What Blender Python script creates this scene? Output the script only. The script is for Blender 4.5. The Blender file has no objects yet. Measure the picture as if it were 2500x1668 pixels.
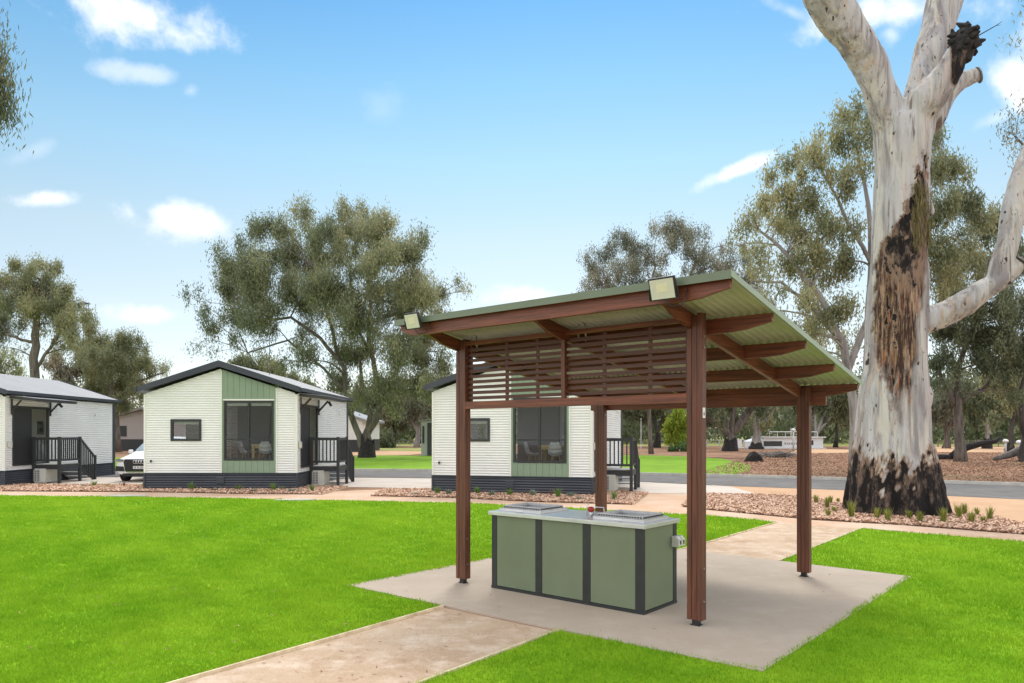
import bpy, math, random
import numpy as np
from mathutils import Vector, Matrix
random.seed(7); RNG = np.random.default_rng(7)
C = bpy.context.scene.collection
F, HY, CH, CX = 1775.8, 1059.0, 1.782, 1250.0      # calibrated focal length, horizon, eye height
TH = 0.696                                          # heading of the shelter
def G(px, py, z=0.0):
    Y = F*CH/(py-HY); return Vector(((px-CX)*Y/F, Y, z))
def at(px, py, Y): return Vector(((px-CX)*Y/F, Y, CH-(py-HY)*Y/F))
R = math.radians
# ------------------------------------------------------------------ materials
def mat(name, col=(.5,.5,.5), rough=.6, metal=0.0, var=0.0, scale=5.0, stretch=(1,1,1), col2=None, bump=0.0, bscale=None, detail=5, spec=.5, attr=None, trans=0.0, lo=.35, hi=.65):
    m = bpy.data.materials.new(name); m.use_nodes = True
    nt = m.node_tree; N = nt.nodes; L = nt.links
    b = N['Principled BSDF']; b.inputs['Roughness'].default_value = rough; b.inputs['Metallic'].default_value = metal
    b.inputs['Specular IOR Level'].default_value = spec
    b.inputs['Base Color'].default_value = (*col, 1)
    tc = N.new('ShaderNodeTexCoord'); mp = N.new('ShaderNodeMapping'); mp.inputs['Scale'].default_value = stretch
    L.new(tc.outputs['Object'], mp.inputs['Vector'])
    src = None
    if col2 is None and var: col2 = tuple(c*(1-var) for c in col)
    if col2 is not None:
        if attr:
            a = N.new('ShaderNodeAttribute'); a.attribute_name = attr; fac = a.outputs['Fac']
        else:
            n = N.new('ShaderNodeTexNoise'); n.inputs['Scale'].default_value = scale; n.inputs['Detail'].default_value = detail; n.inputs['Roughness'].default_value = .65
            L.new(mp.outputs[0], n.inputs['Vector'])
            r = N.new('ShaderNodeMapRange'); r.inputs[1].default_value = lo; r.inputs[2].default_value = hi
            L.new(n.outputs['Fac'], r.inputs[0]); fac = r.outputs[0]
        mx = N.new('ShaderNodeMix'); mx.data_type = 'RGBA'; mx.inputs[6].default_value = (*col, 1); mx.inputs[7].default_value = (*col2, 1)
        L.new(fac, mx.inputs[0]); L.new(mx.outputs[2], b.inputs['Base Color']); src = mx.outputs[2]
    if bump:
        n2 = N.new('ShaderNodeTexNoise'); n2.inputs['Scale'].default_value = bscale or scale; n2.inputs['Detail'].default_value = 6
        L.new(mp.outputs[0], n2.inputs['Vector'])
        bp = N.new('ShaderNodeBump'); bp.inputs['Strength'].default_value = 1; bp.inputs['Distance'].default_value = bump
        L.new(n2.outputs['Fac'], bp.inputs['Height']); L.new(bp.outputs[0], b.inputs['Normal'])
    if trans:
        t = N.new('ShaderNodeBsdfTranslucent'); ms = N.new('ShaderNodeMixShader'); ms.inputs[0].default_value = trans
        if src: L.new(src, t.inputs['Color'])
        else: t.inputs['Color'].default_value = (*col, 1)
        out = N['Material Output']; L.new(b.outputs[0], ms.inputs[1]); L.new(t.outputs[0], ms.inputs[2]); L.new(ms.outputs[0], out.inputs['Surface'])
    return m
def layered(name, layers, rough=.9, bump=.01, bscale=60):
    """ground material: base colour plus noise-masked colours (col, scale, lo, hi)."""
    m = bpy.data.materials.new(name); m.use_nodes = True; nt = m.node_tree; N = nt.nodes; L = nt.links
    b = N['Principled BSDF']; b.inputs['Roughness'].default_value = rough; b.inputs['Specular IOR Level'].default_value = .15
    tc = N.new('ShaderNodeTexCoord'); cur = None
    for i, (col, sc, lo, hi) in enumerate(layers):
        if cur is None:
            rgb = N.new('ShaderNodeRGB'); rgb.outputs[0].default_value = (*col, 1); cur = rgb.outputs[0]; continue
        n = N.new('ShaderNodeTexNoise'); n.inputs['Scale'].default_value = sc; n.inputs['Detail'].default_value = 6; n.inputs['Roughness'].default_value = .7
        mp = N.new('ShaderNodeMapping'); mp.inputs['Location'].default_value = (i*7.3, i*3.1, 0); L.new(tc.outputs['Object'], mp.inputs[0]); L.new(mp.outputs[0], n.inputs['Vector'])
        r = N.new('ShaderNodeMapRange'); r.inputs[1].default_value = lo; r.inputs[2].default_value = hi; L.new(n.outputs['Fac'], r.inputs[0])
        mx = N.new('ShaderNodeMix'); mx.data_type = 'RGBA'; L.new(r.outputs[0], mx.inputs[0]); L.new(cur, mx.inputs[6]); mx.inputs[7].default_value = (*col, 1); cur = mx.outputs[2]
    L.new(cur, b.inputs['Base Color'])
    n2 = N.new('ShaderNodeTexNoise'); n2.inputs['Scale'].default_value = bscale; n2.inputs['Detail'].default_value = 5; L.new(tc.outputs['Object'], n2.inputs['Vector'])
    bp = N.new('ShaderNodeBump'); bp.inputs['Strength'].default_value = .8; bp.inputs['Distance'].default_value = bump; L.new(n2.outputs['Fac'], bp.inputs['Height']); L.new(bp.outputs[0], b.inputs['Normal'])
    return m
def glass_mat(name, tint=(.6,.63,.63), refl=.25):
    m = bpy.data.materials.new(name); m.use_nodes = True; nt = m.node_tree; N = nt.nodes; L = nt.links
    N.remove(N['Principled BSDF']); t = N.new('ShaderNodeBsdfTransparent'); t.inputs[0].default_value = (*tint, 1)
    g = N.new('ShaderNodeBsdfGlossy'); g.inputs['Roughness'].default_value = .02; fr = N.new('ShaderNodeFresnel'); fr.inputs[0].default_value = 1.5
    mu = N.new('ShaderNodeMath'); mu.operation = 'MULTIPLY_ADD'; mu.inputs[1].default_value = 1; mu.inputs[2].default_value = refl*.2; L.new(fr.outputs[0], mu.inputs[0])
    ms = N.new('ShaderNodeMixShader'); L.new(mu.outputs[0], ms.inputs[0]); L.new(t.outputs[0], ms.inputs[1]); L.new(g.outputs[0], ms.inputs[2]); L.new(ms.outputs[0], N['Material Output'].inputs['Surface'])
    return m
M = {}
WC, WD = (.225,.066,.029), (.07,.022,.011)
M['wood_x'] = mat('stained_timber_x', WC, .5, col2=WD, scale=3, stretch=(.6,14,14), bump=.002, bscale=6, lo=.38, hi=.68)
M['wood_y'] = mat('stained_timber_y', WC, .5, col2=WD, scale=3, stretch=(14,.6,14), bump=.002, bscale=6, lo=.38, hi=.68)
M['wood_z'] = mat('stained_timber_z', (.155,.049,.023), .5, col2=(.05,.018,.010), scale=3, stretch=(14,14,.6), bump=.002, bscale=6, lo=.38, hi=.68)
M['wood_s'] = mat('shaded_stained_slats', (.105,.034,.017), .55, col2=(.045,.016,.009), scale=3, stretch=(.6,14,14), bump=.002, bscale=6, lo=.38, hi=.68)  # same timber, darkened to paint in the shade on the slat screen
M['roof_under'] = mat('roof_sheet', (.52,.49,.46), .35, .0, col2=(.43,.41,.38), scale=2.5)
M['barge'] = mat('barge_green', (.24,.31,.20), .4, .0, var=.12, scale=4)
M['flash'] = mat('green_flashing', (.135,.18,.11), .4, .0, var=.12, scale=4)
M['galv'] = mat('galvanised_steel', (.4,.41,.42), .35, .8, var=.25, scale=20)
M['black'] = mat('black_metal', (.018,.018,.02), .45, var=.3, scale=15)
M['lens'] = mat('lamp_lens', (.62,.66,.52), .25, var=.05, scale=30)
M['chip_board'] = mat('led_chip', (.72,.72,.5), .4, var=.08, scale=40)
M['sage'] = mat('sage_panel', (.160,.195,.120), .42, col2=(.138,.172,.104), scale=1.6)
M['charcoal'] = mat('charcoal_trim', (.022,.026,.027), .45, var=.3, scale=8)
M['steel'] = mat('brushed_steel', (.66,.67,.68), .32, .6, col2=(.52,.53,.54), scale=3, stretch=(1,30,1))
M['steel_dark'] = mat('worn_steel', (.52,.52,.53), .4, .2, col2=(.42,.42,.43), scale=12)
M['red'] = mat('red_plastic', (.35,.015,.012), .35, var=.2, scale=30)
M['power'] = mat('grey_plastic', (.50,.51,.44), .4, var=.05, scale=30)
M['concrete'] = layered('concrete_slab', [((.455,.375,.30),0,0,0), ((.41,.335,.265),.9,.42,.70), ((.49,.415,.34),3,.5,.75), ((.39,.32,.255),.35,.48,.75), ((.35,.29,.24),9,.62,.74)], .75, .0008, 80)
M['drive'] = layered('pale_concrete', [((.60,.53,.46),0,0,0), ((.50,.43,.37),.7,.45,.75), ((.42,.36,.31),14,.6,.8)], .85, .002, 60)
M['gravel_path'] = layered('granite_sand_path', [((.52,.39,.275),0,0,0), ((.42,.29,.19),1.1,.42,.66), ((.66,.54,.43),3.0,.48,.72), ((.24,.13,.07),26,.60,.70), ((.70,.56,.44),55,.60,.7)], .95, .006, 90)
M['band'] = layered('orange_sand_path', [((.56,.37,.25),0,0,0), ((.60,.46,.35),.8,.42,.62), ((.34,.17,.09),10,.58,.75)], .95, .006, 60)
M['sand'] = layered('orange_sand', [((.57,.37,.23),0,0,0), ((.50,.30,.18),.5,.45,.7), ((.60,.42,.28),3,.55,.75)], .95, .006, 40)
M['mulchbase'] = layered('mulch_base', [((.42,.27,.20),0,0,0), ((.24,.14,.10),12,.45,.65)], .95, .02, 30)
M['mulch'] = mat('bark_mulch', (.76,.54,.40), .9, col2=(.38,.22,.14), attr='tint')
M['dirt'] = layered('ground_dirt', [((.33,.19,.12),0,0,0), ((.16,.085,.05),.25,.45,.62), ((.38,.24,.15),.9,.52,.68), ((.13,.07,.045),5,.55,.68), ((.13,.15,.06),.12,.58,.72)], .95, .03, 12)
M['litter'] = mat('leaf_litter', (.46,.28,.18), .9, col2=(.17,.09,.055), attr='tint')
M['asphalt'] = layered('asphalt', [((.175,.165,.158),0,0,0), ((.125,.118,.113),1.5,.45,.7), ((.23,.22,.21),.4,.5,.75), ((.16,.15,.15),60,.65,.75)], .85, .004, 80)
M['kerb'] = mat('kerb_concrete', (.58,.56,.50), .85, var=.25, scale=3)
LAWN1, LAWN2 = (.125,.34,.006), (.20,.42,.010)
M['lawn'] = layered('lawn', [((.20,.40,.008),0,0,0), ((.28,.47,.016),.8,.42,.62), ((.13,.31,.006),3.5,.5,.7), ((.30,.50,.03),20,.6,.75)], .9, .03, 60)
M['lawn_far'] = layered('distant_lawn', [((.20,.36,.02),0,0,0), ((.15,.28,.02),.5,.42,.62), ((.25,.30,.07),1.5,.55,.75)], .9, .03, 20)
M['dry'] = layered('dry_grass', [((.30,.30,.11),0,0,0), ((.22,.26,.06),.1,.42,.62), ((.36,.26,.15),.3,.55,.7)], .95, .03, 5)
M['blade'] = mat('grass_blade', (.16,.355,.008), .6, col2=(.40,.57,.035), attr='tint', trans=.35, spec=.2)
M['edge_timber'] = mat('edging_timber', (.74,.62,.42), .8, col2=(.50,.38,.24), scale=6, bump=.003)
M['cream'] = mat('cream_corrugated_steel', (.785,.785,.765), .6, col2=(.72,.72,.70), scale=.8, spec=.25)
M['cream_trim'] = mat('cream_trim', (.76,.77,.70), .4, var=.04, scale=3)
M['pale_green'] = mat('pale_green_cladding', (.23,.305,.21), .5, col2=(.20,.27,.185), scale=1.2)
M['navy'] = mat('dark_blue_grey_steel', (.030,.036,.050), .40, col2=(.045,.05,.062), scale=1.5)
M['deckgrey'] = mat('dark_grey_paint', (.036,.037,.041), .5, var=.25, scale=6)
M['decktop'] = mat('pale_deck_board', (.5,.49,.46), .7, var=.2, scale=6)
M['roofgrey'] = mat('grey_roof_steel', (.30,.30,.305), .5, .0, var=.1, scale=1)
M['frame'] = mat('window_frame', (.028,.030,.032), .4, var=.2, scale=8)
M['glass'] = glass_mat('window_glass', (.86,.88,.89), .0)
M['screen'] = mat('security_screen', (.022,.022,.024), .6, var=.3, scale=40)
M['blind'] = mat('roller_blind', (.6,.59,.54), .8, var=.05, scale=10)
M['room'] = mat('room_wall', (.88,.88,.88), .8, var=.05, scale=2)
M['roomdark'] = mat('room_cupboard', (.22,.225,.23), .7, var=.1, scale=2)
M['roomfloor'] = mat('room_floor', (.5,.42,.35), .5, var=.2, scale=4)
M['pine'] = mat('pale_pine', (.72,.58,.32), .5, var=.12, scale=8, stretch=(1,8,1))
M['whiteplastic'] = mat('white_plastic', (.88,.90,.93), .35, var=.03, scale=4)
M['redchair'] = mat('red_chair_plastic', (.30,.03,.02), .4, var=.1, scale=6)
M['picture'] = mat('framed_print', (.03,.04,.05), .4, col2=(.35,.36,.36), scale=3)
M['acwhite'] = mat('aircon_casing', (.62,.61,.55), .5, var=.08, scale=6)
M['wallpink'] = mat('taupe_wall', (.42,.38,.37), .7, var=.06, scale=2)
M['shedgrey'] = mat('grey_shed_wall', (.40,.40,.385), .6, var=.08, scale=2)
M['sheddark'] = mat('dark_shed_sheet', (.045,.045,.052), .5, var=.3, scale=1, stretch=(6,6,.3))
M['carwhite'] = mat('white_car_paint', (.86,.86,.85), .35, var=.02, scale=3)
M['carblack'] = mat('black_grille', (.012,.013,.016), .35, var=.4, scale=60)
M['carglass'] = mat('car_glass', (.30,.38,.42), .08, var=.2, scale=2)
M['chrome'] = mat('chrome', (.75,.76,.78), .12, 1.0, var=.1, scale=10)
M['headlamp'] = mat('headlamp_glass', (.35,.37,.40), .1, .5, var=.4, scale=12)
M['tyre'] = mat('tyre_rubber', (.015,.015,.016), .85, var=.3, scale=20)
M['carblue'] = mat('blue_car_paint', (.03,.045,.08), .25, var=.1, scale=3)
M['boatwhite'] = mat('white_boat_paint', (.75,.76,.78), .4, var=.06, scale=.7)
M['boatdark'] = mat('boat_window', (.03,.035,.04), .2, var=.3, scale=2)
M['pole'] = mat('pole_metal', (.55,.56,.57), .5, var=.1, scale=5)
M['darkpole'] = mat('mast_metal', (.09,.09,.10), .6, var=.1, scale=5)
M['white'] = mat('white_plate', (.75,.74,.72), .5, var=.03, scale=30)
M['ink'] = mat('sign_ink', (.02,.03,.03), .6, var=.2, scale=30)
M['char'] = mat('charred_wood', (.012,.011,.011), .85, col2=(.07,.045,.035), scale=6, bump=.03, lo=.5, hi=.8)
M['greywood'] = mat('weathered_wood', (.25,.235,.22), .85, col2=(.08,.07,.065), scale=3, stretch=(4,4,.6), bump=.01)
M['bark'] = mat('gum_bark', (.17,.145,.125), .9, col2=(.045,.036,.03), scale=1.6, stretch=(3,3,.5), bump=.02, lo=.4, hi=.7)
M['bark_pale'] = mat('pale_gum_bark', (.32,.295,.28), .85, col2=(.09,.075,.07), scale=1.3, stretch=(2.5,2.5,.35), bump=.02, lo=.45, hi=.75)
M['bark_dark'] = mat('dark_gum_bark', (.085,.072,.062), .9, col2=(.03,.025,.022), scale=1.5, stretch=(2.5,2.5,.4), bump=.02)
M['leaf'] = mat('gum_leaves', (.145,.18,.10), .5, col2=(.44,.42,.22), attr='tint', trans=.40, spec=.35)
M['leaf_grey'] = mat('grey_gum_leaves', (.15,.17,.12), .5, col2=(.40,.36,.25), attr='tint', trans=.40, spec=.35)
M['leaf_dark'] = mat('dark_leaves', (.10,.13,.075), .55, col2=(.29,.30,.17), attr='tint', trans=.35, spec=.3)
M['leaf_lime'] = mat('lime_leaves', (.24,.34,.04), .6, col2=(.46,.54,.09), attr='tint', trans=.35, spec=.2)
M['leaf_bush'] = mat('bush_leaves', (.05,.12,.03), .55, col2=(.14,.24,.07), attr='tint', trans=.3)
M['tuft'] = mat('strap_grass', (.10,.16,.02), .6, col2=(.42,.40,.08), attr='tint', trans=.3)
M['fibre'] = mat('dry_bark_fibre', (.10,.09,.03), .8, col2=(.30,.24,.10), attr='tint')
M['tuft_green'] = mat('green_strap_leaves', (.09,.20,.03), .6, col2=(.22,.32,.07), attr='tint', trans=.3)
M['greyplant'] = mat('silver_leaves', (.16,.20,.14), .6, col2=(.30,.34,.26), attr='tint', trans=.2)
M['redplant'] = mat('russet_leaves', (.16,.06,.04), .6, col2=(.28,.17,.10), attr='tint', trans=.2)
# ------------------------------------------------------------------ mesh helpers
def tag(o, label=None, cat=None, group=None, kind=None):
    if label: o['label'] = label
    if cat: o['category'] = cat
    if group: o['group'] = group
    if kind: o['kind'] = kind
    return o
def empty(name, loc=(0,0,0), rz=0, label=None, cat=None, group=None):
    o = bpy.data.objects.new(name, None); C.objects.link(o); o.location = loc; o.rotation_euler = (0,0,rz); o.empty_display_size = .2
    return tag(o, label, cat, group)
class MB:
    def __init__(s): s.v = []; s.f = []
    def quad(s, a, b, c, d):
        i = len(s.v); s.v += [tuple(a), tuple(b), tuple(c), tuple(d)]; s.f.append((i,i+1,i+2,i+3)); return s
    def poly(s, pts):
        i = len(s.v); s.v += [tuple(p) for p in pts]; s.f.append(tuple(range(i,i+len(pts)))); return s
    def box(s, x0,x1,y0,y1,z0,z1):
        i = len(s.v)
        s.v += [(x0,y0,z0),(x1,y0,z0),(x1,y1,z0),(x0,y1,z0),(x0,y0,z1),(x1,y0,z1),(x1,y1,z1),(x0,y1,z1)]
        s.f += [tuple(i+k for k in q) for q in ((0,3,2,1),(4,5,6,7),(0,1,5,4),(1,2,6,5),(2,3,7,6),(3,0,4,7))]; return s
    def prism(s, pts, axis, a0, a1):
        """extrude polygon pts (2D) along axis 'x','y','z' from a0 to a1"""
        n = len(pts); i = len(s.v)
        def mk(p, a): return (a,p[0],p[1]) if axis == 'x' else (p[0],a,p[1]) if axis == 'y' else (p[0],p[1],a)
        s.v += [mk(p,a0) for p in pts] + [mk(p,a1) for p in pts]
        s.f.append(tuple(i+k for k in reversed(range(n)))); s.f.append(tuple(i+n+k for k in range(n)))
        for k in range(n):
            k2 = (k+1) % n; s.f.append((i+k, i+k2, i+n+k2, i+n+k))
        return s
    def tube(s, pts, rads, n=8, cap=True):
        pts = [Vector(p) for p in pts]
        if not hasattr(rads, '__len__'): rads = [rads]*len(pts)
        i0 = len(s.v); d0 = None
        for k, p in enumerate(pts):
            d = (pts[min(k+1,len(pts)-1)]-pts[max(k-1,0)])
            if d.length < 1e-6: d = Vector((0,0,1))
            d.normalize()
            if k == 0:
                a = d.cross(Vector((0,1,0)) if abs(d.y) < .9 else Vector((1,0,0))).normalized()
            else:
                a = (a - d*a.dot(d)); a.normalize()
            b = d.cross(a)
            for j in range(n):
                t = 2*math.pi*j/n; q = p + (a*math.cos(t)+b*math.sin(t))*rads[k]; s.v.append((q.x,q.y,q.z))
        for k in range(len(pts)-1):
            for j in range(n):
                j2 = (j+1) % n; o = i0+k*n
                s.f.append((o+j, o+j2, o+n+j2, o+n+j))
        if cap:
            s.f.append(tuple(i0+j for j in reversed(range(n)))); e = i0+(len(pts)-1)*n; s.f.append(tuple(e+j for j in range(n)))
        return s
    def disc_ring(s, c, r0, r1, h, n=20, axis='y'): ...
    def build(s, name, m, parent=None, smooth=False, bevel=0, loc=None):
        me = bpy.data.meshes.new(name); me.from_pydata(s.v, [], s.f); me.update()
        if smooth: me.shade_smooth()
        o = bpy.data.objects.new(name, me); C.objects.link(o); me.materials.append(m if not isinstance(m, str) else M[m])
        if parent: o.parent = parent
        if loc: o.location = loc
        if bevel:
            b = o.modifiers.new('bevel', 'BEVEL'); b.width = bevel; b.segments = 2; b.limit_method = 'ANGLE'; b.angle_limit = R(40)
        return o
def build_each(mb, name, m, parent=None, **k):
    """one object per connected piece of the builder"""
    par = list(range(len(mb.v)))
    def fd(i):
        while par[i] != i: par[i] = par[par[i]]; i = par[i]
        return i
    for f in mb.f:
        r = fd(f[0])
        for j in f[1:]: par[fd(j)] = r
    groups = {}
    for f in mb.f: groups.setdefault(fd(f[0]), []).append(f)
    out = []
    for fs in groups.values():
        q = MB(); idx = {}
        for f in fs:
            for j in f:
                if j not in idx: idx[j] = len(q.v); q.v.append(mb.v[j])
            q.f.append(tuple(idx[j] for j in f))
        out.append(q.build(name, m, parent, **k))
    return out
def npmesh(name, V, nper, m, parent=None, tint=None):
    """V: (N*nper,3) array, each consecutive nper vertices one face"""
    me = bpy.data.meshes.new(name); n = len(V)//nper
    me.vertices.add(len(V)); me.vertices.foreach_set('co', V.astype(np.float32).ravel())
    me.loops.add(len(V)); me.loops.foreach_set('vertex_index', np.arange(len(V), dtype=np.int32))
    me.polygons.add(n); me.polygons.foreach_set('loop_start', (np.arange(n)*nper).astype(np.int32)); me.polygons.foreach_set('loop_total', np.full(n, nper, dtype=np.int32))
    if tint is not None:
        a = me.attributes.new('tint', 'FLOAT', 'POINT'); a.data.foreach_set('value', np.repeat(tint, nper).astype(np.float32))
    me.update(calc_edges=True); me.materials.append(M[m] if isinstance(m, str) else m)
    o = bpy.data.objects.new(name, me); C.objects.link(o)
    if parent: o.parent = parent
    return o
def leaves(name, cen, L, W, m, parent, tint, down=1.0, rng=RNG):
    n = len(cen)
    d = rng.normal(0, .55, (n,3)); d[:,2] -= down; d /= np.linalg.norm(d, axis=1)[:,None]
    s = np.cross(d, rng.normal(0,1,(n,3))); s /= np.linalg.norm(s, axis=1)[:,None]
    l = (L*rng.uniform(.6,1.3,n))[:,None]; w = (W*rng.uniform(.6,1.3,n))[:,None]
    V = np.stack([cen-d*l*.5, cen+s*w*.5-d*l*.08, cen+d*l*.5, cen-s*w*.5-d*l*.08], 1).reshape(-1,3)
    return npmesh(name, V, 4, m, parent, tint)
def thing(name, mb, m, label, cat, group=None, loc=None, rz=0, **k):
    o = mb.build(name, m, **k); tag(o, label, cat, group)
    if loc is not None: o.location = loc
    o.rotation_euler[2] = rz
    return o
# ------------------------------------------------------------------ ground sheets
def sheet(name, pts, z, m, sub=False):
    P = [(p if isinstance(p, Vector) else G(*p)) for p in pts]
    o = MB().poly([(p.x,p.y,z) for p in P]).build(name, m)
    if o.data.polygons[0].normal.z < 0: o.data.flip_normals()
    return tag(o, kind='structure')
g = MB().quad((-900,-60,0),(900,-60,0),(900,1500,0),(-900,1500,0)).build('ground', 'dirt'); tag(g, kind='structure')
sheet('far_field', [Vector((-300,105,0)),Vector((300,105,0)),Vector((500,600,0)),Vector((-500,600,0))], .02, 'dry')
# orange sand apron round beds and lawns
sheet('gravel_path', [(-900,1200),(0,1200),(700,1205),(925,1196),(1060,1196),(1700,1204),(2500,1262),(3000,1300),(3100,1420),(2400,1420),(-900,1280)], .004, 'band')
sheet('sand_strip', [(1700,1176),(2060,1194),(2500,1216),(3000,1250),(3100,1345),(2500,1288),(1857,1215)], .008, 'sand')
road = [(-900,1150.5),(850,1150.5),(1200,1153),(1569,1160.6),(1847,1167),(2059,1173.5),(2301,1181),(2500,1187.5),(3000,1203)]
roadn = [(3000,1243),(2500,1220.6),(2313,1211.7),(2059,1197.7),(1781,1187.5),(1569,1177),(1200,1170),(850,1166),(-900,1164)]
sheet('road', road+roadn, .014, 'asphalt')
sheet('driveway', [(-900,1164.5),(850,1166.5),(1200,1170.5),(1569,1177.5),(1781,1188),(1857,1209),(1725,1207),(1584,1204.5),(1440,1206),(1064,1194),(925,1191),(850,1190),(725,1189),(340,1185),(-900,1185)], .010, 'drive')
def kerb(name, line, w=.15, h=.12):
    P = [G(*p) for p in line]; m = MB()
    for a, b in zip(P[:-1], P[1:]):
        d = (b-a).normalized(); n = Vector((-d.y, d.x, 0))*w
        i = len(m.v)
        for p in (a, b): m.v += [(p.x,p.y,0),(p.x+n.x,p.y+n.y,0),(p.x+n.x,p.y+n.y,h),(p.x,p.y,h)]
        m.f += [(i,i+4,i+7,i+3),(i+3,i+7,i+6,i+2),(i+1,i+2,i+6,i+5),(i,i+3,i+2,i+1),(i+4,i+5,i+6,i+7)]
    return tag(m.build(name, 'kerb'), kind='structure')
kerb('kerb', road)
sheet('verge_lawn', [(-900,1149),(850,1149),(1064,1150.5),(1180,1152),(1150,1108),(1040,1113),(930,1112),(860,1114),(500,1112),(280,1118),(100,1112),(-900,1112)], .012, 'lawn_far')
sheet('verge_lawn', [(1500,1156.5),(1569,1159),(1760,1164),(1830,1150),(1832,1136),(1760,1120),(1660,1114),(1569,1112),(1450,1112)], .012, 'lawn_far')
sheet('dry_verge', [(860,1113),(1040,1109),(1040,1094),(860,1093)], .013, 'dry')
sheet('dirt_track', [(858,1113),(1000,1112),(1040,1107),(1040,1103),(858,1100)], .020, 'sand')
sheet('orange_clearing', [(2280,1104),(2500,1106),(2560,1096),(2470,1092),(2280,1091)], .012, 'sand')
sheet('orange_clearing', [(1960,1096),(2080,1098),(2080,1106),(1900,1110)], .012, 'sand')
bed1 = [(-600,1199),(0,1200),(300,1201),(560,1206),(790,1208),(850,1190),(725,1188),(-600,1180)]
bed2 = [(905,1212),(1100,1216),(1300,1226),(1546,1233),(1584,1205.5),(1440,1196),(1064,1196),(940,1196)]
bed3 = [(1666,1238),(1725,1245),(1982,1270),(2206,1283),(2500,1306),(2900,1336),(2900,1316),(2500,1283),(2436,1267),(2319,1255),(2050,1232),(1960,1213),(1857,1210),(1690,1207)]
for b in (bed1, bed2, bed3): sheet('garden_bed', b, .018, 'mulchbase')
# lawns
lawn_l = [(-1100,1214),(0,1211),(530,1217),(930,1225),(1151,1230),(1416,1243),(1638,1256),(1725,1260),(1850,1271),(1899,1277),(1725,1328),(1654,1347),(1446,1340),(1200,1368),(860,1435),(1080,1484),(437,1668),(-300,1880),(-1600,1880)]
lawn_r = [(2104,1293),(2210,1301),(2500,1324),(3100,1370),(3300,1900),(860,1900),(700,1797),(1035,1668),(1360,1543),(1862,1638),(2214,1411),(1904,1372)]
sheet('lawn', lawn_l, .012, 'lawn'); sheet('lawn', lawn_r, .012, 'lawn')
sheet('front_path', [(1080,1484),(1360,1543),(1035,1668),(600,1835),(-150,1835),(437,1668)], .003, 'gravel_path')
sheet('side_path', [(1899,1277),(2104,1293),(1904,1373),(1800,1420),(1600,1400),(1654,1347),(1725,1328)], .010, 'gravel_path')
slabp = [G(846,1433), G(1862,1645), G(2224,1411), G(1446,1318)]
sl = MB(); sl.prism([(p.x,p.y) for p in slabp], 'z', -.1, .022); tag(sl.build('concrete_slab', 'concrete', bevel=.004), kind='structure')
# timber edging boards
def edging(pts, label, w=.022, h=.030):
    P = [G(*p) for p in pts]; m = MB()
    for a, b in zip(P[:-1], P[1:]):
        d = (b-a).normalized(); n = Vector((-d.y, d.x, 0))*w
        m.prism([(a.x,a.y),(b.x,b.y),(b.x+n.x,b.y+n.y),(a.x+n.x,a.y+n.y)], 'z', -.05, h)
    return tag(m.build('timber_edging', 'edge_timber'), label, 'edging')
edging([(1080,1484),(437,1668),(-150,1835)], 'pale timber edging board along the left side of the path at the photo bottom')
edging([(1360,1543),(1035,1668),(600,1835)], 'pale timber edging board along the right side of the path at the photo bottom')
edging([(1654,1347),(1725,1328),(1899,1277)], 'timber edging of the lawn wedge behind the barbecue, along the side path')
edging([(1904,1373),(2104,1293),(2206,1301)], 'short timber edging at the corner of the right-hand lawn')
edging([(790,1208.5),(853,1190)], 'timber edging at the bed end beside the left cabin steps')
edging([(1546,1233.5),(1584,1205)], 'timber edging at the bed end beside the middle cabin steps')
# ------------------------------------------------------------------ scattered ground cover (stuff)
def pip(P, poly):
    x, y = P[:,0], P[:,1]; ins = np.zeros(len(P), bool); n = len(poly)
    for i in range(n):
        x1, y1 = poly[i]; x2, y2 = poly[(i+1) % n]
        c = ((y1 > y) != (y2 > y)) & (x < (x2-x1)*(y-y1)/(y2-y1+1e-12)+x1); ins ^= c
    return ins
def gp(pts): return [(G(*p).x, G(*p).y) for p in pts]
def vn2(P):
    r = np.random.default_rng(44); o = 0
    for k in range(9): w = r.normal(0,1,2)*(.5+.5*k); o = o+np.sin(P@w+r.uniform(0,6))/(1+.3*k)
    return o/3
def grass(poly, n, y0, y1, hgt, rng, xm=.80):
    # log-uniform in distance so that blades stay as fine near as far
    Y = y0*np.exp(rng.uniform(0,1,n)*math.log(y1/y0)); X = Y*rng.uniform(-xm, xm, n)
    P = np.stack([X,Y],1); P = P[pip(P, gp(poly))]; k = len(P); sc = np.clip(P[:,1]/6, .8, 3.0)
    h = hgt*rng.uniform(.5,1.25,k)*np.clip(1+.35*vn2(P*6.0),.5,1.7)*np.clip(sc,.9,1.25); w = .0036*sc*rng.uniform(.7,1.4,k)
    a = rng.uniform(0,2*math.pi,k); lean = rng.uniform(.1,.8,k)*h; la = rng.uniform(0,2*math.pi,k)
    base = np.column_stack([P, np.full(k,.010)]); s = np.column_stack([np.cos(a),np.sin(a),np.zeros(k)])*w[:,None]
    tip = base + np.column_stack([np.cos(la)*lean, np.sin(la)*lean, h])
    V = np.stack([base-s, base+s, tip],1).reshape(-1,3)
    t = np.clip(rng.normal(.42,.15,k) + .20*vn2(P) + .20*vn2(P*7.0) + .10*np.sin(P[:,0]*2.1+np.sin(P[:,1]*1.3))*np.cos(P[:,1]*1.7), 0, 1)
    return V, t
r1 = np.random.default_rng(3)
Va, ta = grass(lawn_l, 620000, 4.6, 21, .034, r1); Vb, tb = grass(lawn_r, 420000, 4.2, 16, .034, r1, .95)
tag(npmesh('grass', np.vstack([Va,Vb]), 3, 'blade', None, np.concatenate([ta,tb])), 'bright green short lawn grass around the shelter', 'grass', kind='stuff')
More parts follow.
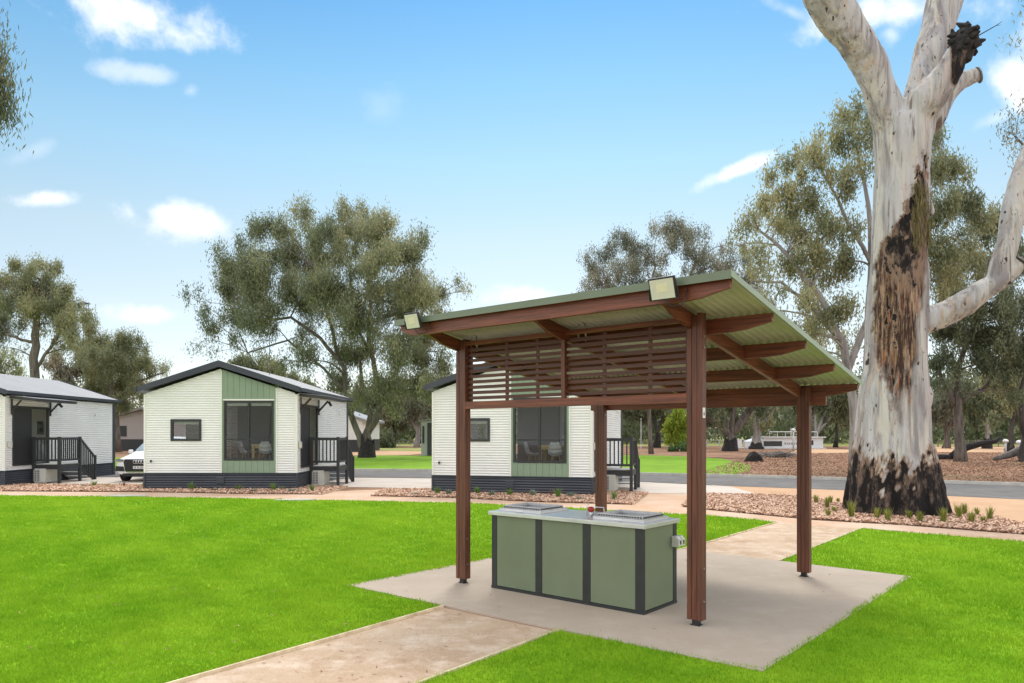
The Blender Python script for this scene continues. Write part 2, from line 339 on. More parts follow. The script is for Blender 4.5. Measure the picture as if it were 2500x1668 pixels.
def chips(name, polys, ns, L, W, m, label, zb=.022, seed=5):
    rng = np.random.default_rng(seed); Vs = []; ts = []
    for poly, n in zip(polys, ns):
        q = np.array(gp(poly)); lo, hi = q.min(0), q.max(0)
        P = rng.uniform(lo, hi, (n,2)); P = P[pip(P, gp(poly))]; k = len(P)
        a = rng.uniform(0,math.pi*2,k); d = np.column_stack([np.cos(a),np.sin(a),rng.normal(0,.35,k)])*(L*rng.uniform(.5,1.4,k))[:,None]*.5
        s = np.column_stack([-np.sin(a),np.cos(a),rng.normal(0,.5,k)])*(W*rng.uniform(.5,1.4,k))[:,None]*.5
        c = np.column_stack([P, zb+rng.uniform(0,.035,k)])
        Vs.append(np.stack([c-d-s,c+d-s*.7,c+d+s,c-d*.8+s],1).reshape(-1,3)); ts.append(rng.uniform(0,1,k)**1.4)
    return tag(npmesh(name, np.vstack(Vs), 4, m, None, np.concatenate(ts)), label, 'mulch', kind='stuff')
chips('bark_mulch', [bed1,bed2,bed3], [110000,60000,110000], .06, .03, 'mulch', 'pinkish brown bark chip mulch in the garden beds')
chips('leaf_litter', [[(1700,1158),(1847,1162),(2059,1169),(2301,1176),(2500,1182),(2900,1194),(2900,1108),(2300,1105),(1850,1108)]], [110000], .08, .032, 'litter', 'brown leaf litter and bark on the bare ground across the road', .02, 6)

# ------------------------------------------------------------------ picnic shelter
P2 = Vector((1.697, 6.691, 0))
LX, LY = 2.962, 2.975
SH = empty('picnic_shelter', P2, -TH, 'open red-brown timber picnic shelter with a green corrugated skillion roof over the barbecue', 'shelter')
SL = .176
def zroof(y): return 2.925 - SL*y      # underside of the sheet
def post(x, y, zt, zl):
    # three laminated boards; the outer one stops under the rafter
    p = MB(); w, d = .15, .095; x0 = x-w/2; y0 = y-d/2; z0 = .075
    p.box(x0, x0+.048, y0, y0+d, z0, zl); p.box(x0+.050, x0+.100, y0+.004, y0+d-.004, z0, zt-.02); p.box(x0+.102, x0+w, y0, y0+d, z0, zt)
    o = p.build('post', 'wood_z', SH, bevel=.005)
    s = MB(); s.box(x-.045,x+.045,y-.035,y+.035,.022,.032); s.box(x-.03,x+.03,y-.03,y+.03,.032,.076); s.build('stirrup', 'black', o)
    b = MB()
    for zz in (.25,.55, zl-.18, zl-.08):
        b.tube([(x+w/2,y-.012,zz),(x+w/2+.010,y-.012,zz)], .010, 8)
    build_each(b, 'bolt', 'galv', o)
    return o
post(0,0,2.886,2.75); post(-LX,0,2.886,2.75); post(0,LY,2.361,2.24); post(-LX,LY,2.361,2.24)
def rafter(x):
    ya, yb = -.60, LY+.10; zt = lambda y: 2.89-SL*y; zb = lambda y: 2.75-SL*y
    pts = [(ya,zt(ya)),(ya,zt(ya)-.05),(ya+.06,zb(ya)+.055),(ya+.30,zb(ya+.30)+.01),(ya+.45,zb(ya+.45)),(yb,zb(yb)),(yb,zt(yb))]
    return MB().prism(pts, 'x', x, x+.046).build('rafter', 'wood_y', SH, bevel=.003)
rafter(-.075); rafter(-LX-.075); rafter(-LX/2-.02)
XR, XL = .626, -LX-.40
def purlin(y, dep=.14):
    zt = zroof(y+.045)-.004; zb = zt-dep; e = .38
    pts = [(XL+.03,zt),(XL+.03,zt-.065),(XL+.1,zb+.045),(XL+.22,zb+.008),(XL+.30,zb),(XR-e-.05,zb),(XR-.28,zb+.012),(XR-.16,zb+.038),(XR-.03,zb+.065),(XR-.03,zt)]
    return MB().prism(pts, 'y', y, y+.045).build('purlin', 'wood_x', SH, bevel=.003)
for y in (-.645, .27, 1.17, 2.10, 3.04): purlin(y)
bb = MB(); bb.box(-LX-.22, .24, LY+.05, LY+.096, 2.13, 2.30); bb.build('back_beam', 'wood_x', SH, bevel=.003)
# corrugated sheet, ribs run down the fall
def corrugated_roof():
    m = MB(); y0, y1 = -.70, LY+.161; n = int((XR-XL)/.076*8); xs = np.linspace(XL, XR, n+1)
    for k, x in enumerate(xs):
        z = .0125*math.sin(2*math.pi*x/.076)
        for y in (y0, y1): m.v.append((x, y, zroof(y)+.009+z))
    for k, x in enumerate(xs):
        z = .0125*math.sin(2*math.pi*x/.076)
        for y in (y0, y1): m.v.append((x, y, zroof(y)+.012+z))
    N2 = 2*(n+1)
    for k in range(n):
        a = 2*k; m.f.append((a, a+1, a+3, a+2)); b = N2+a; m.f.append((b, b+2, b+3, b+1))
        m.f.append((a, a+2, b+2, b)); m.f.append((a+1, b+1, b+3, a+3))
    return m.build('roof_sheet', 'roof_under', SH, smooth=False)
corrugated_roof()
fl = MB(); yf = -.70
zt = zroof(yf)+.028
fl.prism([(yf-.012,zt),(yf-.012,zt-.068),(yf-.009,zt-.068),(yf-.009,zt-.003),(yf+.14,zt-.003-SL*.14),(yf+.14,zt-SL*.14)], 'x', XL-.005, XR+.008)
fl.build('front_flashing', 'flash', SH)
bg = MB()
for xe, sgn in ((XR, 1), (XL, -1)):
    for (a, b, c, d) in ((xe-.11*sgn, xe+.008*sgn, .030, .027), (xe+.004*sgn, xe+.008*sgn, .027, -.022)):
        x0, x1 = min(a,b), max(a,b); y0, y1 = -.705, LY+.165
        i = len(bg.v); 
        for y in (y0,y1): bg.v += [(x0,y,zroof(y)+d),(x1,y,zroof(y)+d),(x1,y,zroof(y)+c),(x0,y,zroof(y)+c)]
        bg.f += [(i,i+1,i+5,i+4),(i+1,i+2,i+6,i+5),(i+2,i+3,i+7,i+6),(i+3,i,i+4,i+7),(i,i+3,i+2,i+1),(i+4,i+5,i+6,i+7)]
    o = bg.build('barge_capping', 'barge', SH); bg = MB()
# slatted screen between the front posts
xa, xb = -LX+.075, -.075
sc = MB(); sc.box(xa, xb, -.046, -.002, 2.812, 2.858); sc.build('top_rail', 'wood_x', SH, bevel=.002)
sc = MB(); sc.box(xa, xb, -.046, -.002, 2.069, 2.155); sc.build('bottom_rail', 'wood_x', SH, bevel=.002)
sc = MB(); sc.box((xa+xb)/2-.02, (xa+xb)/2+.025, -.050, -.006, 2.157, 2.810); sc.build('mullion', 'wood_z', SH, bevel=.002)
slats = MB(); z = 2.180
while z < 2.80:
    slats.box(xa+.002, xb-.002, .0, .018, z, z+.036); z += .0625
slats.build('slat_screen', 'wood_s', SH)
bt = MB()
for fx in (.004, .20, .355, .66, .845, .985): bt.box(xa+(xb-xa)*fx, xa+(xb-xa)*fx+.035, .020, .040, 2.157, 2.810)
build_each(bt, 'batten', 'wood_z', SH)
def hook(x):
    m = MB(); pts = [(x+.045*math.cos(t), .03, 2.87+.07*math.sin(t)*1.0) for t in np.linspace(math.pi, 0, 9)]
    pts = [(x-.045,.03,2.78)]+pts+[(x+.045,.03,2.74)]
    m.tube(pts, .0085, 8); m.build('conduit_loop', 'galv', SH, smooth=True)
hook(xa+.07); hook((xa+xb)/2+.19)
def sh(x, y, z): return SH.matrix_basis @ Vector((x,y,z)) if False else P2 + Matrix.Rotation(-TH,3,'Z') @ Vector((x,y,z))
def floodlight(x, z, label, s=1.0, rz=0):
    o = empty('floodlight', sh(x,-.74,z), -TH+rz, label, 'floodlight', 'floodlights on the shelter roof edge'); W, H = .125*s, .098*s
    tl = R(18)
    T = Matrix.Translation((0,-.05,0)) @ Matrix.Rotation(tl, 4, 'X')
    def add(name, m, mat_, par, bev=0):
        m.v = [tuple(T @ Vector(v)) for v in m.v]; return m.build(name, mat_, par, bevel=bev)
    h = MB(); h.box(-W,W,-.002,.028,-H,H); ho = add('housing', h, 'black', o, .006)
    f2 = MB()
    for k in range(7): f2.box(-W*.8+k*W*.27-.003, -W*.8+k*W*.27+.003, .029,.044,-H*.8,H*.8)
    add('heat_sink', f2, 'black', ho)
    l = MB(); l.box(-W+.014,W-.014,-.006,-.003,-H+.012,H-.016); lo = add('lens', l, 'lens', o)
    l = MB(); l.box(-W*.42,W*.42,-.0075,-.0065,-H*.30,H*.45); add('led_board', l, 'chip_board', lo)
    b = MB(); b.box(-W-.014,-W-.006,-.0,.016,-H*.9,.01); b.box(W+.006,W+.014,0,.016,-H*.9,.01); b.box(-W-.014,W+.014,0,.016,-H*.9-.008,-H*.9); b = add('bracket', b, 'black', o)
    c = MB(); c.tube([(0,-.02,-H*.9),(.05,.0,-H-.05),(.14,.04,-H-.04),(.17,.07,.0)], .006, 6); c.build('cable', 'black', o, smooth=True)
floodlight(.075, 2.985, 'larger-looking floodlight at the right end of the shelter front, above the nearest post', .97)
floodlight(-LX-.02, 3.02, 'floodlight at the left end of the shelter front roof edge', .92)
sg = empty('safety_sticker', sh(.0755, -.005, 2.02), -TH, 'small white sticker with a black flame mark on the nearest shelter post', 'sticker')
m = MB(); m.box(0,.0015,-.027,.027,-.095,.0); m.build('plate', 'white', sg)
m = MB(); m.prism([(0,-.035),(-.012,-.055),(-.010,-.068),(.002,-.074),(.012,-.066),(.008,-.052)], 'x', .0016, .0024); m.build('flame_mark', 'ink', sg)
# ------------------------------------------------------------------ barbecue bench
BP = Vector((1.28, 7.058, .022)); BL_, BW = 1.966, .673
BQ = empty('barbecue_bench', BP, -TH, 'long sage green electric barbecue bench with dark strips and a steel top under the shelter', 'barbecue')
H = .878
m = MB(); m.box(-BL_+.01,-.01,.01,BW-.01,.03,H-.042); m.build('cabinet', 'charcoal', BQ)
def pan(x0,x1): 
    m = MB(); m.box(x0,x1,.0,.012,.035,H-.045); return m.build('front_panel', 'sage', BQ, bevel=.002)
ed = [0, .115, .78, .905, 1.44, 1.55-.0, 1.90]
f_ = lambda rx: rx
# strip positions measured along the front from the near corner
S = [(0,.095),(.62,.715),(1.245,1.335),(BL_-.075,BL_)]
for (a,b),(c,d) in zip(S[:-1],S[1:]): pan(-c+.001, -b-.001)
for a,b in S:
    m = MB(); m.box(-b,-a,-.004,.012,.03,H-.042); m.build('corner_strip' if a == 0 else 'cover_strip', 'charcoal', BQ, bevel=.0015)
m = MB(); m.box(-.012,.0,.02,BW-.075,.035,H-.045); m.build('end_panel', 'sage', BQ, bevel=.002)
m = MB(); m.box(-.012,.004,BW-.074,BW,.03,H-.042); m.box(-.0119,.004,-.0041,.018,.03,H-.042); build_each(m, 'end_strip', 'charcoal', BQ)
m = MB(); m.box(-BL_,0,BW-.012,BW,.035,H-.045); m.build('back_panel', 'sage', BQ)
m = MB(); m.box(-BL_,-BL_+.012,.013,BW-.013,.035,H-.045); m.build('end_panel', 'sage', BQ)
m = MB(); m.box(-BL_-.006,.006,-.007,BW+.006,0,.03); m.build('base_rail', 'charcoal', BQ)
m = MB(); m.box(-BL_-.03,.03,-.035,BW+.03,H-.042,H); m.build('benchtop', 'steel', BQ, bevel=.004)
def hotplate(xc, yc, label):
    o = empty('hotplate', BP + Matrix.Rotation(-TH,3,'Z') @ Vector((xc,yc,H)), -TH, label, 'hotplate', 'hotplates on the barbecue bench')
    def ring(m, W, D, w, z0, z1):
        m.box(-W,W,-D,-D+w,z0,z1); m.box(-W,W,D-w,D,z0,z1); m.box(-W,-W+w,-D+w,D-w,z0,z1); m.box(W-w,W,-D+w,D-w,z0,z1)
    m = MB(); ring(m, .30,.255,.05,.0,.030); m.build('surround', 'steel', o, bevel=.003)
    m = MB(); ring(m, .262,.215,.02,.031,.062); m.build('splash_frame', 'steel_dark', o, bevel=.002)
    m = MB()
    for k in range(17):
        x = -.245+k*.0305; m.box(x-.009,x+.009,-.2195,-.2155,.038,.052)
    for k in range(14):
        y = -.195+k*.03; m.box(.2625,.2665,y-.009,y+.009,.038,.052)
    m.build('vent_slots', 'black', o)
    m = MB(); m.box(-.24,.24,-.194,.194,.010,.020); m.build('cooking_plate', 'steel', o)
    m = MB(); m.box(-.05,.05,-.262,-.256,.008,.022); m.build('badge', 'white', o)
    m = MB(); m.box(-.27,-.262,-.262,.262,.030,.036); m.box(.285,.303,-.25,.25,.0301,.037); m.build('rim', 'steel', o)
hotplate(-.345, .335, 'steel electric hotplate on the barbecue bench, the nearer one at its right end')
hotplate(-BL_+.34, .335, 'steel electric hotplate on the barbecue bench, the one at its left end')
kn = empty('push_button_control', BP + Matrix.Rotation(-TH,3,'Z') @ Vector((-.80,.28,H)), -TH, 'small red push button control with a wire guard between the hotplates', 'control knob')
m = MB(); m.tube([(0,0,0),(0,0,.05)], .018, 10); m.build('stem', 'steel', kn, smooth=True)
m = MB(); m.tube([(0,0,.045),(0,0,.055),(0,0,.09),(0,0,.10)], [.02,.036,.036,.02], 12); m.build('button', 'red', kn, smooth=True)
m = MB(); m.tube([(.03,0,.0),(.03,0,.10),(.15,.02,.10),(.15,.02,.0)], .005, 6); m.tube([(-.05,.0,0),(-.055,0,.10),(-.03,0,.12)], .006, 6); m.build('wire_guard', 'chrome', kn, smooth=True)
pw = empty('power_outlet', BP + Matrix.Rotation(-TH,3,'Z') @ Vector((.004,BW-.045,.655)), -TH, 'pale weatherproof power outlet box on the right end of the barbecue bench', 'power outlet')
m = MB(); m.prism([(0,-.06),(0,.05),(.045,.05),(.085,.015),(.085,-.05),(.05,-.06)], 'y', -.075, .075)
m.v = [(v[0],v[1],v[2]) for v in m.v]; m.build('box', 'power', pw, bevel=.006)
m = MB()
for yy in (-.035,.035): m.prism([(.052,.046),(.082,.020),(.084,.022),(.054,.048)], 'y', yy-.02, yy+.02)
build_each(m, 'flap', 'white', pw)
m = MB()
for yy in (-.035,.035): m.box(.0852,.088,yy-.012,yy+.012,-.03,.008)
build_each(m, 'socket', 'ink', pw)
# ------------------------------------------------------------------ cabins
CW, CD, SK, EV, PK = 4.83, 7.06, .535, 3.05, 3.84
def corr(m, p0, ux, x0, x1, z0, z1, nrm, cut, pitch=.076, amp=.0105, ph=0):
    """horizontal corrugations on a wall; cut(z) -> list of (a,b) spans kept; p0 origin, ux unit along wall, nrm outward"""
    n = int(math.ceil((z1-z0)/(pitch/6))); zs = np.linspace(z0, z1, n+1)
    for a, b in zip(zs[:-1], zs[1:]):
        zm = (a+b)/2; oa = amp*math.sin(2*math.pi*a/pitch+ph); ob_ = amp*math.sin(2*math.pi*b/pitch+ph)
        for s, e in cut(zm):
            s, e = max(s,x0), min(e,x1)
            if e-s < .01: continue
            P = []
            for (x, z, o) in ((s,a,oa),(e,a,oa),(e,b,ob_),(s,b,ob_)):
                P.append((p0[0]+ux[0]*x+nrm[0]*o, p0[1]+ux[1]*x+nrm[1]*o, z))
            m.quad(*P)
def gable(z):
    if z <= EV: return (-CW, 0)
    t = (z-EV)/(PK-EV); h = CW/2*(1-t); return (-CW/2-h, -CW/2+h)
def minus(span, holes):
    out = [span]
    for a, b in holes:
        nx = []
        for s, e in out:
            if b <= s or a >= e: nx.append((s,e)); continue
            if a > s: nx.append((s,a))
            if b < e: nx.append((b,e))
        out = nx
    return out
FPx0, FPx1 = -2.375, -.665          # feature panel
WX0, WX1, WZ0, WZ1 = -2.315, -.735, .935, 2.83
SX0, SX1, SZ0, SZ1 = -4.0, -3.03, 1.55, 2.24
DY0, DY1, DZ0, DZ1 = .38, 2.42, .68, 2.74
def cabin(loc, rz, label, interior=True, chairs=None):
    c = empty('cabin', loc, rz, label, 'cabin', 'corrugated steel holiday cabins'); B = lambda m, n, mt, p=c, **k: m.build(n, mt, p, **k)
    m = MB()
    corr(m, (0,0), (1,0), -CW+.03, FPx0-.03, SK, PK, (0,-1), lambda z: minus(gable(z), [(SX0,SX1)] if SZ0 < z < SZ1 else []))
    B(m, 'front_wall', 'cream'); m = MB()
    corr(m, (0,0), (1,0), FPx1+.03, -.06, SK, PK, (0,-1), lambda z: [gable(z)])
    B(m, 'front_wall', 'cream', smooth=False)
    m = MB(); corr(m, (0,0), (0,1), .06, CD-.14, SK, EV+.02, (1,0), lambda z: minus((0,CD), [(DY0,DY1)] if DZ0 < z < DZ1 else []))
    B(m, 'side_wall', 'cream')
    m = MB(); corr(m, (-CW,0), (0,1), 0, CD, SK, EV+.02, (-1,0), lambda z: minus((0,CD), [(.6,2.9),(4.4,5.4)] if 1.0 < z < 2.6 else [])); B(m, 'side_wall', 'cream')
    for a_, b_ in ((.6,2.9),(4.4,5.4)):
        m = MB(); m.quad((-CW,a_,1.0),(-CW,b_,1.0),(-CW,b_,2.6),(-CW,a_,2.6)); B(m, 'added_side_window', 'glass')  # unseen windows added to let daylight into the room
    m = MB(); corr(m, (0,CD), (1,0), -CW, 0, SK, PK, (0,1), lambda z: minus(gable(z), [(-4.2,-.6)] if 1.0 < z < 2.7 else [])); B(m, 'back_wall', 'cream')
    m = MB(); m.quad((-4.2,CD,1.0),(-.6,CD,1.0),(-.6,CD,2.7),(-4.2,CD,2.7)); B(m, 'added_back_window', 'glass')  # unseen back opening added to brighten the interior
    # skirt
    m = MB(); allz = lambda z: [(-99,99)]
    corr(m, (0,-.012), (1,0), -CW, 0, .0, SK-.01, (0,-1), allz); B(m, 'skirt', 'navy'); m = MB(); corr(m, (.012,0), (0,1), 0, CD, 0, SK-.01, (1,0), allz); B(m, 'skirt', 'navy'); m = MB()
    corr(m, (-CW-.012,0), (0,1), 0, CD, 0, SK-.01, (-1,0), allz); B(m, 'skirt', 'navy')
    m = MB(); m.box(-CW-.03,.03,-.035,-.0125,SK-.02,SK+.004); m.box(.0125,.035,-.01,CD,SK-.02,SK+.004); m.box(-.02,.032,-.034,-.006,0,SK-.021); m.box(-CW-.03,-CW+.02,-.034,-.006,0,SK-.021); build_each(m, 'skirt_trim', 'navy', c)
    # corner posts and trims
    m = MB(); m.box(-.06,.022,-.022,.06,SK+.005,EV-.02); m.box(-CW-.022,-CW+.035,-.022,.05,SK+.005,EV-.02); build_each(m, 'corner_trim', 'cream_trim', c)
    m = MB(); m.box(-.02,.03,CD-.15,CD+.03,0,EV); B(m, 'downpipe', 'navy')
    for x0, x1, nm in ((FPx0-.035,FPx0,0),(FPx1,FPx1+.035,0)):
        zt = EV+(PK-EV)*(1-abs((x0+x1)/2+CW/2)/(CW/2))-.03
        m = MB(); m.box(x0,x1,-.030,.0,SK+.005,zt); B(m, 'panel_trim', 'cream_trim')
    # feature panel of vertical boards above and below the tall window
    m = MB(); n = 9; w = (FPx1-FPx0-.004)/n
    for k in range(n):
        a = FPx0+.002+k*w; b = a+w-.008
        zt = lambda x: EV+(PK-EV)*(1-abs(x+CW/2)/(CW/2))-.01
        if a < -CW/2 < b: m.prism([(a,WZ1+.05),(b,WZ1+.05),(b,zt(b)),(-CW/2,zt(-CW/2)),(a,zt(a))], 'y', -.018, -.004)
        else: m.prism([(a,WZ1+.05),(b,WZ1+.05),(b,zt(b)),(a,zt(a))], 'y', -.018, -.004)
        m.box(a,b,-.018,-.004,SK+.008,WZ0-.01)
    m.box(FPx0,FPx1,-.003,.004,SK,WZ0-.012); m.box(FPx0,FPx1,-.003,.004,WZ1+.051,EV+.1)
    m.box(FPx0+.001,WX0-.002,-.016,.004,WZ0-.009,WZ1+.049); m.box(WX1+.002,FPx1-.001,-.016,.004,WZ0-.009,WZ1+.049)
    B(m, 'feature_panel', 'pale_green')
    m = MB(); m.box(WX0-.02,WX1+.02,-.034,-.004,WZ1+.003,WZ1+.048); B(m, 'window_head_trim', 'cream_trim')
    # windows
    def window(x0,x1,z0,z1,vs,hs,fw,blind):
        m = MB(); m.box(x0,x1,-.030,.05,z0,z0+fw); m.box(x0,x1,-.030,.05,z1-fw,z1); m.box(x0,x0+fw,-.030,.05,z0+fw,z1-fw); m.box(x1-fw,x1,-.030,.05,z0+fw,z1-fw)
        for v in vs: m.box(v-fw*.45,v+fw*.45,-.026,.04,z0+fw,z1-fw)
        for h in hs:
            xs = [x0+fw]+[q for v in vs for q in (v-fw*.45, v+fw*.45)]+[x1-fw]
            for a,b in zip(xs[::2],xs[1::2]): m.box(a,b,-.024,.038,h-fw*.35,h+fw*.35)
        fr = B(m, 'window', 'frame')
        m = MB(); m.quad((x0+fw,.012,z0+fw),(x1-fw,.012,z0+fw),(x1-fw,.012,z1-fw),(x0+fw,.012,z1-fw)); m.build('pane', 'glass', fr)
        m = MB()
        xs = [x0+fw]+[q for v in vs for q in (v-fw*.6, v+fw*.6)]+[x1-fw]
        for i,(a,b) in enumerate(zip(xs[::2],xs[1::2])): m.box(a+.01,b-.01,.06,.075,z1-fw-blind,z1-fw+.01)
        build_each(m, 'roller_blind', 'blind', fr)
    window(WX0,WX1,WZ0,WZ1,[(WX0+WX1)/2],[1.60],.062,.10)
    window(SX0,SX1,SZ0,SZ1,[],[],.07,.09)
    # side entry: fly screen door and glass slider
    m = MB(); m.box(-.03,.028,DY0,DY0+.07,DZ0,DZ1); m.box(-.03,.028,DY1-.10,DY1,DZ0,DZ1); m.box(-.03,.028,DY0+.07,DY1-.1,DZ1-.08,DZ1); m.box(-.03,.04,DY0+.07,DY1-.1,DZ0,DZ0+.05)
    m.box(-.03,.022,1.36,1.42,DZ0+.05,DZ1-.08); dr = B(m, 'entry_door', 'frame')
    m = MB(); m.box(-.010,.012,DY0+.07,1.36,DZ0+.05,DZ1-.08); m.build('screen', 'screen', dr)
    m = MB(); m.quad((0,1.42,DZ0+.05),(0,DY1-.1,DZ0+.05),(0,DY1-.1,DZ1-.08),(0,1.42,DZ1-.08)); m.build('pane', 'glass', dr)
    # roof: two slopes, fascia boards and gutter
    sl_ = (PK-EV)/(CW/2); OH = .15; FR = -.17
    def rz_(x): return PK+.14-sl_*abs(x+CW/2)
    m = MB(); xs = [-CW-OH, -CW/2, OH]
    nr = 46; ys = np.linspace(FR-.02, CD+.15, nr*6)
    for x0, x1 in ((xs[0],xs[1]),(xs[1],xs[2])):
        for a, b in zip(ys[:-1], ys[1:]):
            za = .008*math.sin(2*math.pi*a/.16); zb = .008*math.sin(2*math.pi*b/.16)
            m.quad((x0,a,rz_(x0)+.09+za),(x1,a,rz_(x1)+.09+za),(x1,b,rz_(x1)+.09+zb),(x0,b,rz_(x0)+.09+zb))
    rf = B(m, 'roof', 'roofgrey')
    m = MB()
    for y0, y1 in ((FR-.03,FR),(CD+.12,CD+.15)):
        m.prism([(xs[0]-.02,rz_(xs[0])+.11),(xs[0]-.02,rz_(xs[0])-.06),(-CW/2,rz_(-CW/2)-.085),(xs[2]+.02,rz_(xs[2])-.06),(xs[2]+.02,rz_(xs[2])+.11),(-CW/2,rz_(-CW/2)+.115)], 'y', y0, y1)
    build_each(m, 'fascia', 'navy', rf)
    m = MB(); m.quad((xs[0],FR,rz_(xs[0])-.055),(-CW/2,FR,rz_(xs[1])-.075),(-CW/2,CD+.12,rz_(xs[1])-.075),(xs[0],CD+.12,rz_(xs[0])-.055)); m.quad((-CW/2,FR,rz_(xs[1])-.075),(OH,FR,rz_(OH)-.055),(OH,CD+.12,rz_(OH)-.055),(-CW/2,CD+.12,rz_(xs[1])-.075))
    m.build('soffit', 'navy', rf)
    m = MB(); m.box(OH+.001,OH+.08,FR-.03,CD+.15,rz_(OH)-.03,rz_(OH)+.085); m.box(xs[0]-.08,xs[0]-.001,FR-.03,CD+.15,rz_(OH)-.03,rz_(OH)+.085); build_each(m, 'gutter', 'navy', rf)
    # canopy over the entry with brackets and spotlight
    m = MB(); z0 = 2.98
    m.prism([(.03,z0),(.92,z0-.10),(.92,z0-.01),(.03,z0+.09)], 'y', .22, 2.62); cn = B(m, 'canopy', 'deckgrey')
    m = MB(); m.prism([(.02,z0+.092),(.94,z0-.008),(.94,z0+.006),(.02,z0+.106)], 'y', .20, 2.64); m.build('canopy_sheet', 'roofgrey', cn)
    m = MB(); m.prism([(.04,z0-.004),(.90,z0-.103),(.90,z0-.108),(.04,z0-.009)], 'y', .25, 2.59); m.build('canopy_lining', 'blind', cn)
    for y in (.30, 2.46):
        m = MB(); m.tube([(.03,y,z0-.42),(.36,y,z0-.06)], .035, 4); m.box(.028,.06,y-.03,y+.03,z0-.55,z0-.02); m.build('bracket', 'deckgrey', cn)
    m = MB(); m.tube([(.45,2.40,z0-.06),(.45,2.40,z0-.14)], .012, 6); m.tube([(.42,2.34,z0-.10),(.48,2.44,z0-.22)], .045, 10); m.build('spotlight', 'black', cn)
    # small fittings
    m = MB(); m.tube([(-4.61,-.01,.92),(-4.61,-.07,.92)], .03, 8); m.tube([(-4.61,-.05,.92),(-4.61,-.06,.86)], .018, 8); B(m, 'tap', 'frame')
    m = MB(); m.box(.012,.09,.12,.27,1.32,1.52); B(m, 'meter_box', 'acwhite', bevel=.01)
    m = MB(); m.box(-2.55,-2.30,-.036,-.022,.20,.40); B(m, 'skirt_vent', 'navy')
    m = MB(); m.tube([(.05,CD-1.6,2.55),(.10,CD-1.6,2.55)], .05, 8); B(m, 'vent_cap', 'cream_trim')
    # the room seen through the glass
    m = MB(); m.box(-CW+.05,-.06,.12,CD-.1,.58,.68); B(m, 'room_floor', 'roomfloor')
    m = MB(); m.box(-1.55,-.10,3.1,3.16,.69,2.96); B(m, 'room_wall', 'room')
    m = MB(); m.box(-2.9,-1.56,2.7,3.15,.69,2.9); B(m, 'cupboard', 'roomdark')
    m = MB(); m.box(-CW+.04,-.05,.10,CD-.1,2.97,3.0); B(m, 'room_ceiling', 'room')
    m = MB(); m.box(-1.42,-1.05,3.06,3.09,1.75,2.15); m.box(-.82,-.6,3.06,3.09,1.75,2.25); build_each(m, 'framed_print', 'picture', c)
    return c
def lw(loc, rz, x, y, z): return Vector(loc) + Matrix.Rotation(rz,3,'Z') @ Vector((x,y,z))
def deck(loc, rz, label):
    d = empty('entry_deck', lw(loc,rz,.03,1.5,0), rz, label, 'entry deck', 'timber entry decks beside the cabins')
    W, Dp, Z, RT = .92, 1.25, .70, 1.65
    m = MB(); m.box(0,W,0,Dp,Z-.035,Z); m.build('platform', 'decktop', d)
    m = MB(); m.box(0,W,-.03,-.001,Z-.19,Z-.02); m.box(W+.001,W+.03,-.03,Dp,Z-.19,Z-.02); m.build('bearer', 'deckgrey', d)
    for x, y in ((.0,-.09),(W-.03,-.09),(W-.03,Dp-.06)):
        m = MB(); m.box(x-.01,x+.08,y,y+.088,0,RT+.02); m.build('post', 'deckgrey', d)
    m = MB(); m.box(.03,.11,Dp-.06,Dp,0,Z-.04); m.build('post', 'deckgrey', d)
    m = MB(); m.box(.08,W-.04,-.085,-.035,RT-.09,RT+.0); m.box(.08,W-.04,-.08,-.04,Z+.10,Z+.17)
    for k in range(6): x = .15+k*.125; m.box(x,x+.038,-.078,-.045,Z+.17,RT-.09)
    m.build('front_railing', 'deckgrey', d)
    m = MB(); m.box(W-.02,W+.03,.0,Dp-.06,RT-.09,RT); m.box(W-.015,W+.025,0,Dp-.06,Z+.10,Z+.17)
    for k in range(9): y = .06+k*.125; m.box(W-.012,W+.022,y,y+.038,Z+.17,RT-.09)
    m.build('side_railing', 'deckgrey', d)
    y0, y1 = Dp, Dp+1.0
    m = MB(); m.prism([(y0,RT),(y0,RT-.08),(y1,RT-.08-.72),(y1,RT-.72)], 'x', W-.02, W+.03); m.box(W-.02,W+.05,y1-.04,y1+.05,0,RT-.70)
    for k in range(7): y = y0+.06+k*.125; t = (y-y0)/1.0*.72; m.prism([(y,Z-.10-t),(y+.038,Z-.10-t),(y+.038,RT-.08-t-.02),(y,RT-.08-t)], 'x', W-.012, W+.022)
    m.build('stair_railing', 'deckgrey', d)
    for k in range(3):
        m = MB(); z = Z-.175*(k+1); m.box(.04,W-.03,y0+.27*k,y0+.27*k+.30,z-.035,z); m.build('step', 'decktop', d)
    m = MB()
    for x in (.0, W-.028): m.prism([(y0-.0,Z-.03),(y0+.0,Z-.25),(y1-.08,.0),(y1+.12,.0)], 'x', x, x+.035)
    build_each(m, 'stringer', 'deckgrey', d)
    return d
def aircon(loc, rz, label):
    a = empty('air_conditioner_unit', lw(loc,rz,.06,1.42,.04), rz, label, 'air conditioner', 'outdoor air conditioner units under the decks')
    m = MB(); m.box(0,.42,0,.78,0,.50); b = m.build('casing', 'acwhite', a, bevel=.012)
    m = MB(); m.box(.03,.24,-.012,-.002,.05,.46); m.build('grille', 'roomdark', b)
    m = MB()
    for k in range(6): m.box(.028,.242,-.018,-.0125,.05+k*.078,.062+k*.078)
    for k in range(3): m.box(.028+k*.10,.042+k*.10,-.0185,-.0121,.05,.46)
    m.build('louvre', 'acwhite', b)
